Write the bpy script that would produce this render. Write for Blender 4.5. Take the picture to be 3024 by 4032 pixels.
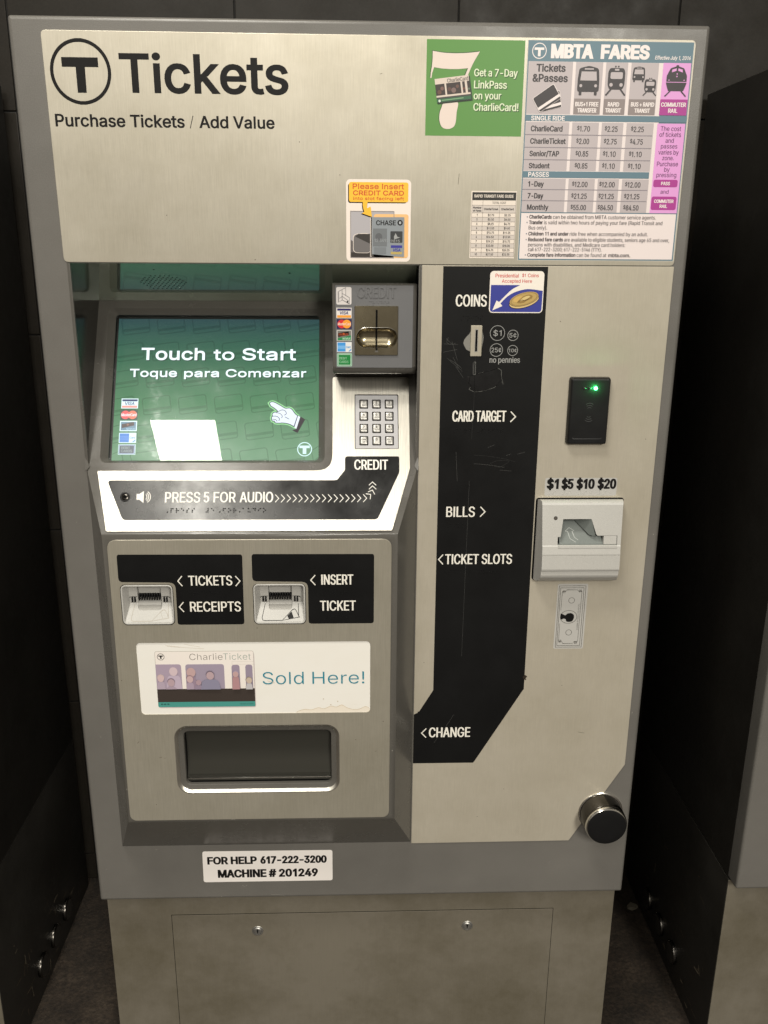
import bpy, bmesh, math, random
from mathutils import Vector, Matrix
random.seed(7)
scene = bpy.context.scene
for _o in list(bpy.data.objects):
    bpy.data.objects.remove(_o)
COL = scene.collection

# ------------------------------------------------------------------ camera
cd = bpy.data.cameras.new('camera')
cd.sensor_fit = 'HORIZONTAL'; cd.sensor_width = 36.0; cd.lens = 41.23
cd.clip_start = 0.05; cd.clip_end = 100
cam = bpy.data.objects.new('camera', cd); COL.objects.link(cam)
cam.matrix_world = Matrix(((0.99943, 0.003089, -0.033625, -0.012973),
                           (-0.033057, 0.292576, -0.955671, -1.18766),
                           (0.006886, 0.956237, 0.292512, 1.018336),
                           (0, 0, 0, 1)))
scene.camera = cam

# ------------------------------------------------------------------ surroundings and lamps
world = bpy.data.worlds.new('World'); scene.world = world; world.use_nodes = True
wn = world.node_tree; wb = wn.nodes['Background']
tc = wn.nodes.new('ShaderNodeTexCoord'); sep = wn.nodes.new('ShaderNodeSeparateXYZ')
rmp = wn.nodes.new('ShaderNodeValToRGB'); mpr = wn.nodes.new('ShaderNodeMapRange')
wn.links.new(tc.outputs['Generated'], sep.inputs[0])
mpr.inputs['From Min'].default_value = -1; mpr.inputs['From Max'].default_value = 1
wn.links.new(sep.outputs['Z'], mpr.inputs['Value']); wn.links.new(mpr.outputs['Result'], rmp.inputs['Fac'])
el = rmp.color_ramp.elements
el[0].position = 0.28; el[0].color = (0.012, 0.0105, 0.009, 1)
el[1].position = 0.62; el[1].color = (0.34, 0.31, 0.265, 1)
e = rmp.color_ramp.elements.new(0.45); e.color = (0.15, 0.136, 0.115, 1)
wn.links.new(rmp.outputs['Color'], wb.inputs['Color']); wb.inputs['Strength'].default_value = 0.62

def lamp(name, loc, sx, sy, power, color=(1.0, 0.955, 0.855), rot=(0, 0, 0)):
    l = bpy.data.lights.new(name, 'AREA'); l.shape = 'RECTANGLE'; l.size = sx; l.size_y = sy
    l.energy = power; l.color = color
    o = bpy.data.objects.new(name, l); COL.objects.link(o); o.location = loc; o.rotation_euler = rot
    return o
lamp('ceiling_fluorescent', (-0.69, -2.14, 2.42), 0.255, 1.26, 27)
lamp('ceiling_fluorescent', (1.30, -4.60, 2.42), 0.6, 2.6, 290)
lamp('ceiling_fluorescent', (-1.45, -5.10, 2.42), 0.30, 1.26, 26)
lamp('ceiling_downlight', (-0.42, -0.74, 2.42), 0.5, 0.3, 20)

vs = scene.view_settings
vs.view_transform = 'Standard'; vs.look = 'None'; vs.exposure = 0.35; vs.gamma = 1.0
vs.use_curve_mapping = False

# ------------------------------------------------------------------ materials
def lin(c):
    c /= 255.0
    return c / 12.92 if c <= 0.04045 else ((c + 0.055) / 1.055) ** 2.4
MATS = {}
def principled(name, col, rough=0.5, metal=0.0, spec=0.5):
    m = bpy.data.materials.new(name); m.use_nodes = True
    b = m.node_tree.nodes['Principled BSDF']
    b.inputs['Base Color'].default_value = (*col, 1); b.inputs['Roughness'].default_value = rough
    b.inputs['Metallic'].default_value = metal; b.inputs['Specular IOR Level'].default_value = spec
    return m, m.node_tree, b
def N(nt, t, **kw):
    n = nt.nodes.new(t)
    for k, v in kw.items(): setattr(n, k, v)
    return n
def noise_on(nt, scale, vec=(1, 1, 1), detail=4.0, rough=0.6):
    t = N(nt, 'ShaderNodeTexCoord'); mp = N(nt, 'ShaderNodeMapping'); mp.inputs['Scale'].default_value = vec
    n = N(nt, 'ShaderNodeTexNoise'); n.inputs['Scale'].default_value = scale
    n.inputs['Detail'].default_value = detail; n.inputs['Roughness'].default_value = rough
    nt.links.new(t.outputs['Object'], mp.inputs['Vector']); nt.links.new(mp.outputs['Vector'], n.inputs['Vector'])
    return n.outputs['Fac']
def ramp(nt, src, stops):
    r = N(nt, 'ShaderNodeValToRGB'); nt.links.new(src, r.inputs['Fac'])
    els = r.color_ramp.elements
    while len(els) < len(stops): els.new(0.5)
    for e_, (p, c) in zip(els, stops):
        e_.position = p; e_.color = (*c, 1) if len(c) == 3 else c
    return r.outputs['Color']
def mixc(nt, fac, a, b, mode='MIX'):
    m = N(nt, 'ShaderNodeMix', data_type='RGBA', blend_type=mode)
    for sock, v in ((m.inputs[0], fac), (m.inputs[6], a), (m.inputs[7], b)):
        if isinstance(v, (int, float)): sock.default_value = v
        elif isinstance(v, tuple): sock.default_value = (*v, 1) if len(v) == 3 else v
        else: nt.links.new(v, sock)
    return m.outputs[2]
def bump_on(nt, b, h, strength, dist):
    bp = N(nt, 'ShaderNodeBump'); bp.inputs['Strength'].default_value = strength; bp.inputs['Distance'].default_value = dist
    nt.links.new(h, bp.inputs['Height']); nt.links.new(bp.outputs['Normal'], b.inputs['Normal'])
def g(v): return (v, v, v)

def mat_paint(name, col, rough, var=0.18, grain=900, bstr=0.25, spec=0.5):
    m, nt, b = principled(name, col, rough, spec=spec)
    big = ramp(nt, noise_on(nt, 5, detail=6), [(0.3, g(1 - var)), (0.75, g(1 + var * 0.4))])
    fine = ramp(nt, noise_on(nt, grain, detail=1), [(0.3, g(0.86)), (0.7, g(1.1))])
    c = mixc(nt, 1.0, col, big, 'MULTIPLY'); c = mixc(nt, 1.0, c, fine, 'MULTIPLY')
    nt.links.new(c, b.inputs['Base Color'])
    rr = ramp(nt, noise_on(nt, 18, detail=5), [(0.3, g(max(0, rough - 0.07))), (0.7, g(rough + 0.1))])
    nt.links.new(rr, b.inputs['Roughness'])
    bump_on(nt, b, noise_on(nt, grain * 0.7, detail=2), bstr, 0.0004)
    return m
def mat_steel(name, col, rough=0.4, metal=0.85, dirt=0.15, aniso=0.7, grain=1.0, streaks=True):
    m, nt, b = principled(name, col, rough, metal)
    st = noise_on(nt, 60, vec=(22, 0.45, 0.45), detail=3, rough=0.7)
    streak = ramp(nt, st, [(0.32, g(1 - 0.22 * grain)), (0.68, g(1 + 0.08 * grain))])
    big = ramp(nt, noise_on(nt, 5, detail=9, rough=0.72), [(0.34, (1 - dirt, 1 - dirt * 1.05, 1 - dirt * 1.25)), (0.62, g(1.0))])
    c = mixc(nt, 1.0, col, streak, 'MULTIPLY'); c = mixc(nt, 1.0, c, big, 'MULTIPLY')
    nt.links.new(c, b.inputs['Base Color'])
    r1 = ramp(nt, noise_on(nt, 7, detail=6), [(0.3, g(rough - 0.05)), (0.72, g(rough + 0.09))])
    nt.links.new(r1, b.inputs['Roughness'])
    b.inputs['Anisotropic'].default_value = aniso
    tv = N(nt, 'ShaderNodeCombineXYZ'); tv.inputs[0].default_value = 1.0
    nt.links.new(tv.outputs[0], b.inputs['Tangent'])
    if streaks: bump_on(nt, b, st, 0.05, 0.0006)
    return m
def ink(r, gg, b_, rough=0.42):
    key = ('ink', r, gg, b_, rough)
    if key not in MATS:
        m, nt, b = principled('printed_ink', (lin(r) * .95, lin(gg) * .95, lin(b_) * .95), rough, spec=0.4)
        MATS[key] = m
    return MATS[key]

PAINT = mat_paint('hammered_grey_paint', (0.146, 0.138, 0.126), 0.36)
MOULD = mat_paint('moulded_grey_paint', (0.100, 0.094, 0.084), 0.22, var=0.10, grain=1300, bstr=0.06)
HOODC = principled('mirror_dark_ceiling', (.62, .70, .58), .06, metal=.9)[0]
HOOD = mat_paint('glossy_dark_hood', (0.022, 0.020, 0.017), 0.085, var=0.10, grain=1300, bstr=0.01, spec=1.0)
STEEL = mat_steel('brushed_steel', (0.555, 0.515, 0.43), 0.44, metal=0.5, grain=0.5)
STEEL2 = mat_steel('brushed_steel_payment', (0.60, 0.55, 0.455), 0.46, metal=0.38, dirt=0.13, grain=0.35)
STEEL3 = mat_steel('brushed_steel_lower', (0.47, 0.438, 0.365), 0.42, metal=0.5, dirt=0.14, grain=0.5)
STEEL4 = mat_steel('brushed_steel_shelf', (0.74, 0.71, 0.64), 0.34, metal=0.95, dirt=0.05, aniso=0.8)
BASEST = mat_steel('stained_steel', (0.25, 0.224, 0.178), 0.5, metal=0.45, dirt=0.34, aniso=0.2, grain=0.25)
CHROME = mat_steel('bezel_steel', (0.72, 0.70, 0.66), 0.22, metal=1.0, dirt=0.1, aniso=0.0, grain=0.2, streaks=False)
OLDBRASS = mat_steel('worn_nickel', (0.40, 0.35, 0.25), 0.26, metal=1.0, dirt=0.35, aniso=0.0, grain=0.1, streaks=False)
DARKCH = mat_steel('dark_chrome', (0.085, 0.080, 0.074), 0.24, metal=1.0, dirt=0.3, aniso=0.0, grain=0.1, streaks=False)
SILVERP = mat_paint('silver_plastic', (0.47, 0.46, 0.435), 0.33, var=0.07, grain=1600, bstr=0.06)
KEYPLATE = mat_paint('silver_key_plate', (0.44, 0.435, 0.45), 0.4, var=0.05, grain=1600, bstr=0.05)
KEYMET = mat_steel('key_metal', (0.43, 0.42, 0.40), 0.38, metal=0.9, dirt=0.1, aniso=0.0, grain=0.2, streaks=False)
GREYGREEN = mat_paint('grey_green_plastic', (0.19, 0.21, 0.20), 0.4, var=0.15, grain=1200, bstr=0.08)
READERF = mat_paint('blue_grey_panel', (0.135, 0.135, 0.140), 0.48, var=0.08, grain=1400, bstr=0.1)
BLACKV = mat_paint('black_vinyl', (0.0062, 0.0062, 0.0064), 0.45, var=0.25, grain=700, bstr=0.05, spec=0.18)
BLACKG = mat_paint('black_plate_worn', (0.010, 0.010, 0.0105), 0.22, var=0.3, grain=900, bstr=0.02)
for _b in [BLACKG.node_tree.nodes['Principled BSDF']]:
    _b.inputs['Anisotropic'].default_value = 0
    _t = N(BLACKG.node_tree, 'ShaderNodeCombineXYZ'); _t.inputs[0].default_value = 1.0; BLACKG.node_tree.links.new(_t.outputs[0], _b.inputs['Tangent'])
BLACKP = mat_paint('black_plastic', (0.007, 0.007, 0.0075), 0.38, var=0.2, grain=1200, bstr=0.05, spec=0.28)
HOLE = principled('dark_void', (0.003, 0.003, 0.003), 0.8, spec=0.1)[0]
SIDEBL = mat_paint('black_side_paint', (0.019, 0.0172, 0.0145), 0.42, var=0.4, grain=500, bstr=0.15, spec=0.4)
SMOKED = principled('smoked_plastic', (0.034, 0.033, 0.028), 0.12)[0]
WHITE = ink(238, 232, 224)
INKBLK = principled('black_ink', (0.0065, 0.006, 0.0058), 0.45, spec=0.2)[0]
ENGRAVE = ink(70, 66, 58)

def emit(name, col, strength, rough=0.4):
    m, nt, b = principled(name, (0.01, 0.01, 0.01), rough, spec=0.0)
    b.inputs['Emission Color'].default_value = (*col, 1); b.inputs['Emission Strength'].default_value = strength
    return m
def lit(r, gg, b_):
    key = ('lit', r, gg, b_)
    if key not in MATS: MATS[key] = emit('screen_light', (lin(r), lin(gg), lin(b_)), 1.0)
    return MATS[key]

# ------------------------------------------------------------------ glyph outlines (regular sans, cap height 509)
GLYPHS = {}
CAP = 509.0
def load_glyphs(src):
    for line in src.split('\n'):
        if not line: continue
        ch, rest = line[0], line[1:]
        f = rest.split('|')
        GLYPHS[ch] = (int(f[0]), [[tuple(map(int, q.split(','))) for q in c.split()] for c in f[1:]])
load_glyphs(r''' 188
!196|67,160 63,509 132,509 128,160|98,-4 81,-1 66,9 56,24 52,41 56,58 66,73 81,83 98,86 116,83 130,73 140,58 143,41 140,24 130,9 116,-1
#440|242,0 326,509 377,509 294,0|10,140 19,192 400,192 391,140|64,0 147,509 198,509 115,0|40,316 49,368 429,368 421,316
$447|202,-74 202,583 244,583 244,-74|224,-9 172,-4 128,9 91,31 64,60 46,96 38,137 104,137 110,110 123,88 142,71 166,59 224,49 257,52 286,60 311,74 329,92 341,114 346,139 342,161 332,179 296,205 245,222 184,239 128,260 86,289 60,326 52,372 58,413 75,448 102,476 138,498 180,511 227,516 275,511 316,498 351,476 377,449 394,415 401,378 337,378 326,412 302,437 267,453 225,459 194,456 167,448 145,435 129,418 118,398 115,376 119,352 131,334 169,308 212,293 264,279 312,264 359,238 395,198 405,171 408,139 403,99 386,64 360,34 323,11 278,-4
&448|197,-7 150,-2 110,12 78,34 54,62 39,96 34,133 37,163 47,189 85,235 140,279 216,335 237,352 255,375 262,405 258,427 245,445 226,457 201,461 168,453 145,431 137,399 145,363 169,327 204,284 438,0 364,0 171,231 121,293 87,344 78,370 75,398 79,430 91,458 109,481 134,499 165,510 200,513 235,510 266,499 290,482 308,459 320,433 324,404 315,362 291,325 256,293 154,217 110,174 100,154 97,131 100,108 109,87 124,70 143,57 166,49 193,46 223,50 251,59 301,95 321,121 336,151 346,186 349,224 408,224 405,180 397,144 371,92 345,62 333,47 305,23 271,7 234,-3
'206|78,318 70,509 136,509 128,318
(273|89,207 101,324 132,441 177,539 236,539 191,428 161,313 151,207 160,115 188,16 236,-96 177,-96 139,-21 111,55 95,131
)273|37,-96 86,18 113,116 122,207 112,313 82,428 37,539 97,539 142,441 173,323 184,207 178,130 161,53 134,-22 97,-96
+453|198,34 198,364 255,364 255,34|61,172 61,226 391,226 391,172
,188|38,-119 68,71 137,71 84,-119
-453|337,244 337,188 114,188 114,244
.188|95,-4 78,-1 63,9 53,24 50,41 53,59 63,73 78,83 95,87 113,83 128,73 138,59 141,41 138,24 128,9 113,-1
/249|235,533 71,-76 14,-76 178,533
0453|227,-7 174,1 130,24 95,62 69,113 53,178 48,254 53,330 69,395 95,447 130,484 174,508 227,516 279,508 323,484 358,447 384,395 400,330 405,254 400,178 384,113 359,62 323,24 279,1|227,50 261,56 290,74 313,103 330,144 340,194 344,254 340,314 330,365 313,405 290,435 261,453 227,460 192,453 163,435 140,405 123,365 113,314 109,254 113,194 123,144 140,103 163,74 192,56
1453|76,0 76,55 391,55 391,0|276,509 276,0 212,0 212,448 209,448 86,358 86,427 198,509
2453|64,0 64,47 234,229 282,282 311,327 320,371 317,397 308,419 293,436 273,449 224,460 196,457 172,447 153,433 139,413 130,390 127,362 66,362 71,405 86,442 111,473 143,496 182,511 225,516 268,511 306,497 337,474 361,445 376,411 381,372 371,318 336,259 267,180 153,60 153,57 389,57 389,0
3453|218,-7 173,-3 133,10 98,30 70,57 52,91 44,132 109,132 115,107 126,87 144,71 165,59 219,50 275,61 297,74 315,93 325,116 329,145 326,172 316,196 299,217 275,234 242,244 201,248 157,248 157,299 288,448 288,452 70,452 70,509 372,509 372,461 211,278 211,289 264,288 308,276 344,253 371,222 387,186 393,145 387,103 370,66 344,36 309,12 266,-2
4453|40,105 40,158 247,509 311,509 109,166 109,163 413,163 413,105|282,0 282,121 282,146 282,318 343,318 343,0
5453|221,-7 178,-2 140,11 108,32 83,60 66,93 60,130 122,130 127,108 138,89 173,60 221,50 250,53 276,64 298,82 314,104 324,131 328,162 324,193 314,221 297,244 275,262 248,273 218,277 167,268 128,246 67,253 96,509 366,509 366,452 151,452 134,301 136,301 178,325 229,334 263,330 294,321 321,306 345,285 364,260 379,231 388,199 391,163 385,117 369,76 343,41 309,15 268,-1
6453|226,-7 182,-1 142,15 109,40 84,74 69,115 64,162 68,199 80,239 137,340 252,509 322,509 151,261 145,261 165,288 196,307 235,314 278,309 316,295 346,271 370,240 384,201 389,157 384,112 368,73 343,39 310,14 271,-2|226,48 254,52 279,63 299,79 314,101 324,128 327,157 324,187 314,213 299,235 279,251 254,262 226,265 198,262 174,252 153,235 138,214 128,188 125,158 128,128 138,102 153,79 174,63 198,52
7453|97,0 323,448 323,452 62,452 62,509 391,509 391,449 165,0
8453|226,-7 178,-2 136,11 101,33 74,62 57,96 52,135 55,166 65,195 81,220 101,241 125,256 153,265 153,267 119,282 93,308 76,342 70,380 75,417 90,450 114,477 146,498 184,511 226,516 269,511 306,498 337,477 361,450 377,417 382,380 376,342 359,308 333,282 300,267 300,265 327,256 351,241 372,220 387,195 397,166 401,135 395,96 378,62 352,33 317,11 275,-2|226,49 258,52 285,60 307,74 323,91 333,113 337,139 333,165 322,189 305,208 283,223 256,232 226,235 196,232 169,223 147,208 130,189 119,165 115,139 119,113 129,91 145,74 167,60 195,52|226,290 274,300 293,313 307,330 316,351 319,376 316,399 308,420 294,437 275,449 226,460 177,449 159,437 145,420 136,399 133,376 136,351 145,330 159,313 178,300
9453|226,516 271,510 310,494 343,468 368,434 384,393 389,347 385,309 373,270 315,168 200,0 130,0 301,248 307,248 287,221 257,202 218,195 175,199 137,214 106,237 83,269 68,307 64,352 69,397 85,436 110,469 143,494 182,510|226,460 199,457 174,446 154,429 138,407 129,381 125,352 129,322 138,295 154,274 174,257 199,247 226,243 254,247 279,257 299,273 314,295 324,321 327,350 324,381 314,407 299,429 279,446 254,457
:188|95,-4 78,-1 63,9 53,24 50,41 53,59 63,73 78,83 95,87 113,83 128,73 138,59 141,41 138,24 128,9 113,-1|95,271 78,274 63,284 53,299 50,316 53,334 63,349 78,359 95,362 113,359 128,349 138,334 141,316 138,299 128,284 113,274
?358|132,152 132,159 141,230 153,252 168,269 209,298 247,334 258,357 262,384 259,406 250,425 220,452 178,462 137,453 106,425 96,404 92,378 27,378 33,418 49,452 73,479 103,499 138,511 178,516 219,511 255,498 284,478 306,451 319,418 324,382 319,344 306,311 284,284 254,261 219,235 200,205 194,158 194,152|164,-4 146,-1 131,9 121,24 118,41 121,58 131,73 146,83 164,86 181,83 196,73 206,58 209,41 206,24 196,9 181,-1
A480|16,0 201,509 276,509 463,0 395,0 287,302 264,372 232,478 245,478 213,371 191,302 85,0|110,142 110,199 370,199 370,142
B456|60,0 60,509 241,509 289,504 329,491 359,469 381,442 394,410 398,374 395,344 387,320 356,286 315,267 315,262 339,257 363,245 385,227 402,203 414,173 418,136 413,100 400,67 377,39 344,18 301,4 247,0|125,57 245,57 296,63 330,80 349,105 355,137 352,161 342,184 327,203 306,218 279,228 248,231 125,231|125,285 238,285 288,296 308,309 323,326 333,348 336,372 330,403 313,429 283,446 240,452 125,452
C510|267,-7 205,1 150,25 104,63 70,115 48,179 40,254 48,329 70,393 104,445 150,484 205,508 267,516 340,504 373,490 402,471 427,447 448,418 463,385 473,348 408,348 389,395 357,428 315,449 267,456 223,450 184,432 150,403 125,364 109,314 103,254 109,194 125,145 151,105 184,76 223,59 267,53 315,60 357,81 389,114 408,160 473,160 463,124 448,91 428,62 402,38 373,19 341,5 305,-4
D502|219,0 96,0 96,57 215,57 272,63 318,81 354,110 379,149 394,198 399,255 394,312 379,361 354,399 320,428 275,446 221,452 93,452 93,509 225,509 294,501 353,478 399,441 433,391 455,329 462,255 455,181 433,119 398,68 351,31 291,8|125,509 125,0 60,0 60,509
E419|60,0 60,509 372,509 372,452 125,452 125,286 355,286 355,229 125,229 125,57 375,57 375,0
F410|60,0 60,509 369,509 369,452 125,452 125,278 346,278 346,221 125,221 125,0
G520|269,-7 205,1 149,25 104,64 69,116 47,179 40,254 47,329 69,393 103,445 149,484 203,508 265,516 304,513 340,504 374,489 403,469 429,445 449,416 465,384 474,349 408,349 387,393 356,427 315,448 265,456 222,450 183,432 150,404 125,364 109,314 103,254 109,194 125,145 151,105 184,76 224,59 269,53 309,57 345,71 374,93 396,123 410,160 415,202 434,199 283,199 283,256 478,256 478,200 471,141 451,91 419,50 377,19 326,0
H517|60,0 60,509 125,509 125,289 392,289 392,509 457,509 457,0 392,0 392,232 125,232 125,0
I300|31,0 31,57 118,57 118,452 31,452 31,509 269,509 269,452 183,452 183,57 269,57 269,0
J396|185,-7 124,3 75,33 44,81 33,145 33,173 98,173 98,145 104,104 122,74 149,56 185,50 220,56 248,74 266,104 272,145 272,509 336,509 336,145 326,81 294,33 246,3
K467|104,145 104,216 139,261 174,303 212,344 364,509 448,509 231,276 228,276|60,0 60,509 125,509 125,334 124,225 125,193 125,0|372,0 188,259 228,309 449,0
L393|60,0 60,509 125,509 125,57 361,57 361,0
M628|60,0 60,509 152,509 277,187 287,159 299,123 311,84 322,49 307,49 318,83 330,121 342,158 352,187 476,509 568,509 568,0 504,0 504,291 504,327 505,369 506,413 507,457 513,457 498,409 482,363 467,322 456,291 342,0 286,0 170,291 159,321 145,361 129,408 112,457 119,457 120,416 121,372 122,328 122,291 122,0
N523|60,0 60,509 136,509 343,183 363,151 388,107 414,55 405,54 401,108 399,157 399,195 399,509 463,509 463,0 387,0 202,290 177,331 148,381 108,452 119,454 122,384 124,328 125,291 125,0
O533|267,-7 205,1 150,25 105,63 70,115 48,179 40,254 48,329 70,393 105,445 150,484 205,508 267,516 329,508 384,484 429,445 464,393 486,329 493,254 486,179 464,115 429,63 384,25 329,1|267,53 310,59 349,76 383,105 408,144 425,194 430,254 425,314 408,365 383,404 349,433 310,450 267,456 223,450 184,433 151,404 125,364 109,314 103,254 109,194 125,144 151,105 184,76 223,59
P445|60,0 60,509 235,509 289,503 332,487 366,462 390,430 404,391 409,348 404,304 390,265 366,233 332,207 289,191 235,186 109,186 109,242 233,242 269,246 297,256 318,272 333,294 342,319 344,348 342,376 333,402 318,423 297,439 268,449 232,452 125,452 125,0
Q533|245,159 313,159 369,85 384,65 468,-48 401,-48 346,27 331,46|267,-7 205,1 150,25 105,63 70,115 48,179 40,254 48,329 70,393 105,445 150,484 205,508 267,516 329,508 384,484 429,445 464,393 486,329 493,254 486,179 464,115 429,63 384,25 329,1|267,53 310,59 349,76 383,105 408,144 425,194 430,254 425,314 408,365 383,404 349,433 310,450 267,456 223,450 184,433 151,404 125,364 109,314 103,254 109,194 125,144 151,105 184,76 223,59
R449|60,0 60,509 236,509 290,504 333,489 367,465 390,433 405,395 409,352 405,309 390,271 367,240 333,217 289,203 236,198 96,198 96,255 234,255 269,258 298,267 319,281 334,300 342,324 345,352 342,380 334,405 319,425 298,440 269,449 233,452 125,452 125,0|353,0 230,229 303,229 428,0
S447|224,-9 172,-4 128,9 91,31 64,60 46,96 38,137 104,137 110,110 123,88 142,71 166,59 224,49 257,52 286,60 311,74 329,92 341,114 346,139 342,161 332,179 296,205 245,222 184,239 128,260 86,289 60,326 52,372 58,413 75,448 102,476 138,498 180,511 227,516 275,511 316,498 351,476 377,449 394,415 401,378 337,378 326,412 302,437 267,453 225,459 194,456 167,448 145,435 129,418 118,398 115,376 119,352 131,334 169,308 212,293 264,279 312,264 359,238 395,198 405,171 408,139 403,99 386,64 360,34 323,11 278,-4
T449|32,452 32,509 417,509 417,452 257,452 257,0 193,0 193,452
U517|259,-8 203,-2 154,15 114,43 85,80 66,124 60,173 60,509 124,509 124,178 128,144 141,113 160,87 187,68 220,56 259,52 298,56 331,68 357,87 377,113 389,144 393,178 393,509 457,509 457,173 451,124 433,80 403,43 363,15 315,-2
V480|204,0 16,509 84,509 192,206 215,137 248,31 235,31 267,138 290,206 395,509 463,509 278,0
W686|155,0 16,509 82,509 163,196 175,145 187,94 197,40 189,40 200,94 211,145 224,196 306,509 380,509 462,196 474,145 486,94 497,40 488,40 499,94 510,145 523,196 603,509 670,509 530,0 455,0 368,323 351,391 336,475 350,475 335,395 318,323 230,0
X474|18,0 217,284 217,236 29,509 104,509 178,400 204,361 223,329 243,292 232,292 252,329 272,361 298,400 374,509 446,509 259,239 259,287 456,0 382,0 292,129 268,165 250,195 230,231 244,231 225,196 206,166 182,129 91,0
Y472|203,0 203,208 16,509 91,509 192,344 222,292 250,230 224,230 251,293 280,344 381,509 455,509 268,208 268,0
Z438|42,0 42,46 273,385 306,431 341,476 348,454 285,452 223,452 40,452 40,509 397,509 397,462 169,129 134,81 97,33 90,54 152,57 214,57 399,57 399,0
a389|160,-9 126,-5 94,5 68,22 48,45 35,73 30,108 34,138 43,161 58,179 78,193 125,211 178,220 234,227 265,235 273,243 276,255 276,257 267,297 240,322 196,331 149,322 118,301 100,274 41,291 57,322 79,346 104,364 133,375 194,384 239,379 286,360 306,343 322,320 333,290 337,251 337,0 277,0 277,52 272,52 252,25 215,1|170,45 202,49 228,59 248,74 263,93 272,115 276,138 276,190 259,182 231,176 200,171 175,168 134,159 103,139 95,124 92,105 102,72 130,52
b424|229,-8 198,-5 172,4 138,31 118,59 112,59 112,0 53,0 53,509 114,509 114,319 118,319 137,346 171,373 197,381 229,384 274,378 313,361 345,332 370,293 385,245 390,189 385,133 370,84 346,45 313,16 274,-2|220,47 253,51 279,66 301,88 316,117 325,151 328,189 325,227 316,261 301,290 280,311 253,325 220,330 188,325 161,312 140,291 125,263 116,229 113,189 116,150 125,115 140,86 162,65 188,51
c396|207,-8 159,-2 117,16 82,46 56,85 40,133 34,187 40,243 56,291 82,330 117,360 159,378 207,384 260,377 305,356 340,322 362,277 303,262 290,289 270,311 242,325 207,330 173,325 145,310 124,287 108,258 99,224 96,187 99,151 108,117 124,89 145,66 173,51 207,46 243,52 271,66 292,89 304,117 363,102 341,56 306,21 261,-1
d424|195,-8 151,-2 111,16 79,45 55,84 39,133 34,189 39,245 55,293 79,332 112,361 151,378 196,384 228,381 253,373 287,346 306,319 311,319 311,509 372,509 372,0 313,0 313,59 307,59 287,31 252,4 227,-5|205,47 236,51 263,65 284,86 299,115 309,150 312,189 309,229 300,263 284,291 263,312 237,325 205,330 172,325 145,311 124,290 108,261 99,227 96,189 99,151 109,117 124,88 145,66 172,51
e404|212,-8 161,-2 117,16 82,46 56,85 40,132 34,187 39,242 55,290 81,329 115,359 157,378 205,384 266,374 294,361 319,341 341,315 357,282 368,242 371,194 371,169 75,169 75,221 338,221 310,202 307,237 298,269 283,294 263,314 237,326 205,330 173,326 146,313 125,294 109,270 99,241 96,211 96,178 100,139 110,106 128,80 151,61 179,50 212,46 254,53 285,73 306,105 365,91 353,63 335,39 311,19 283,4 249,-5
f254|228,379 228,327 6,327 6,379|81,0 81,432 84,461 96,486 113,505 135,519 187,530 222,527 243,521 227,468 215,472 195,474 171,470 154,460 145,443 142,419 142,0
g425|207,-151 168,-148 134,-140 82,-110 51,-69 101,-41 122,-66 154,-88 207,-97 249,-92 282,-75 304,-47 311,-6 311,68 306,68 287,41 252,16 227,8 195,5 152,10 113,27 80,53 55,90 39,136 34,191 39,246 55,293 80,332 112,361 152,378 196,384 228,382 253,373 288,346 308,319 313,319 313,379 372,379 372,-9 367,-54 350,-90 324,-117 291,-136 251,-147|205,59 237,63 264,75 285,95 300,121 309,154 312,193 309,231 300,264 285,291 264,312 237,325 205,330 172,325 145,312 124,290 109,262 99,229 96,193 99,155 109,123 124,96 145,76 172,63
h410|114,227 114,0 53,0 53,509 114,509 114,287 102,287 124,332 152,362 187,379 227,384 264,380 295,369 321,349 341,321 353,285 357,240 357,0 296,0 296,235 290,275 273,304 246,323 210,329 184,326 161,317 141,303 126,283 117,257
i167|53,0 53,379 114,379 114,0|84,443 67,446 54,455 44,468 41,483 44,499 54,512 67,521 84,524 100,521 114,512 123,499 126,483 123,468 114,455 100,446
j167|53,379 114,379 114,-30 111,-63 102,-90 86,-113 65,-129 37,-139 4,-143 -10,-143 -10,-87 2,-87 25,-83 40,-72 50,-54 53,-29|83,443 67,446 53,455 44,468 41,483 44,499 53,512 67,521 83,524 100,521 114,512 123,499 126,483 123,468 114,455 100,446
k381|110,137 110,212 121,212 284,379 360,379 184,199 177,199|53,0 53,509 114,509 114,0|294,0 148,186 191,229 372,0
l189|139,-2 101,3 74,20 58,47 53,84 53,509 114,509 114,99 120,62 130,54 146,52 160,53 170,54 181,3 162,-1
m610|53,0 53,379 112,379 112,295 108,295 118,323 132,346 172,376 219,386 257,380 287,361 309,331 321,295 312,295 322,321 337,343 381,375 437,386 468,383 497,372 522,354 541,328 553,296 557,255 557,0 496,0 496,254 490,289 473,313 447,326 419,330 395,328 374,320 345,290 335,247 335,0 274,0 274,260 269,288 253,311 229,326 199,330 158,320 140,307 126,289 117,266 114,238 114,0
n410|114,227 114,0 53,0 53,379 112,379 112,287 102,287 124,332 152,362 187,379 227,384 264,380 295,369 321,349 341,321 353,285 357,240 357,0 296,0 296,235 290,275 273,304 246,323 210,329 184,326 161,317 141,303 126,283 117,257
o415|207,-8 159,-2 117,16 82,46 56,85 40,133 34,187 40,243 56,291 82,330 117,360 159,378 207,384 256,378 299,360 333,330 359,291 376,243 381,187 376,133 359,85 333,46 299,16 256,-2|207,46 242,51 270,66 292,89 307,117 316,151 319,187 316,224 307,258 292,287 270,310 242,325 207,330 173,325 145,310 124,287 108,258 99,224 96,187 99,151 108,117 124,89 145,66 173,51
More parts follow.
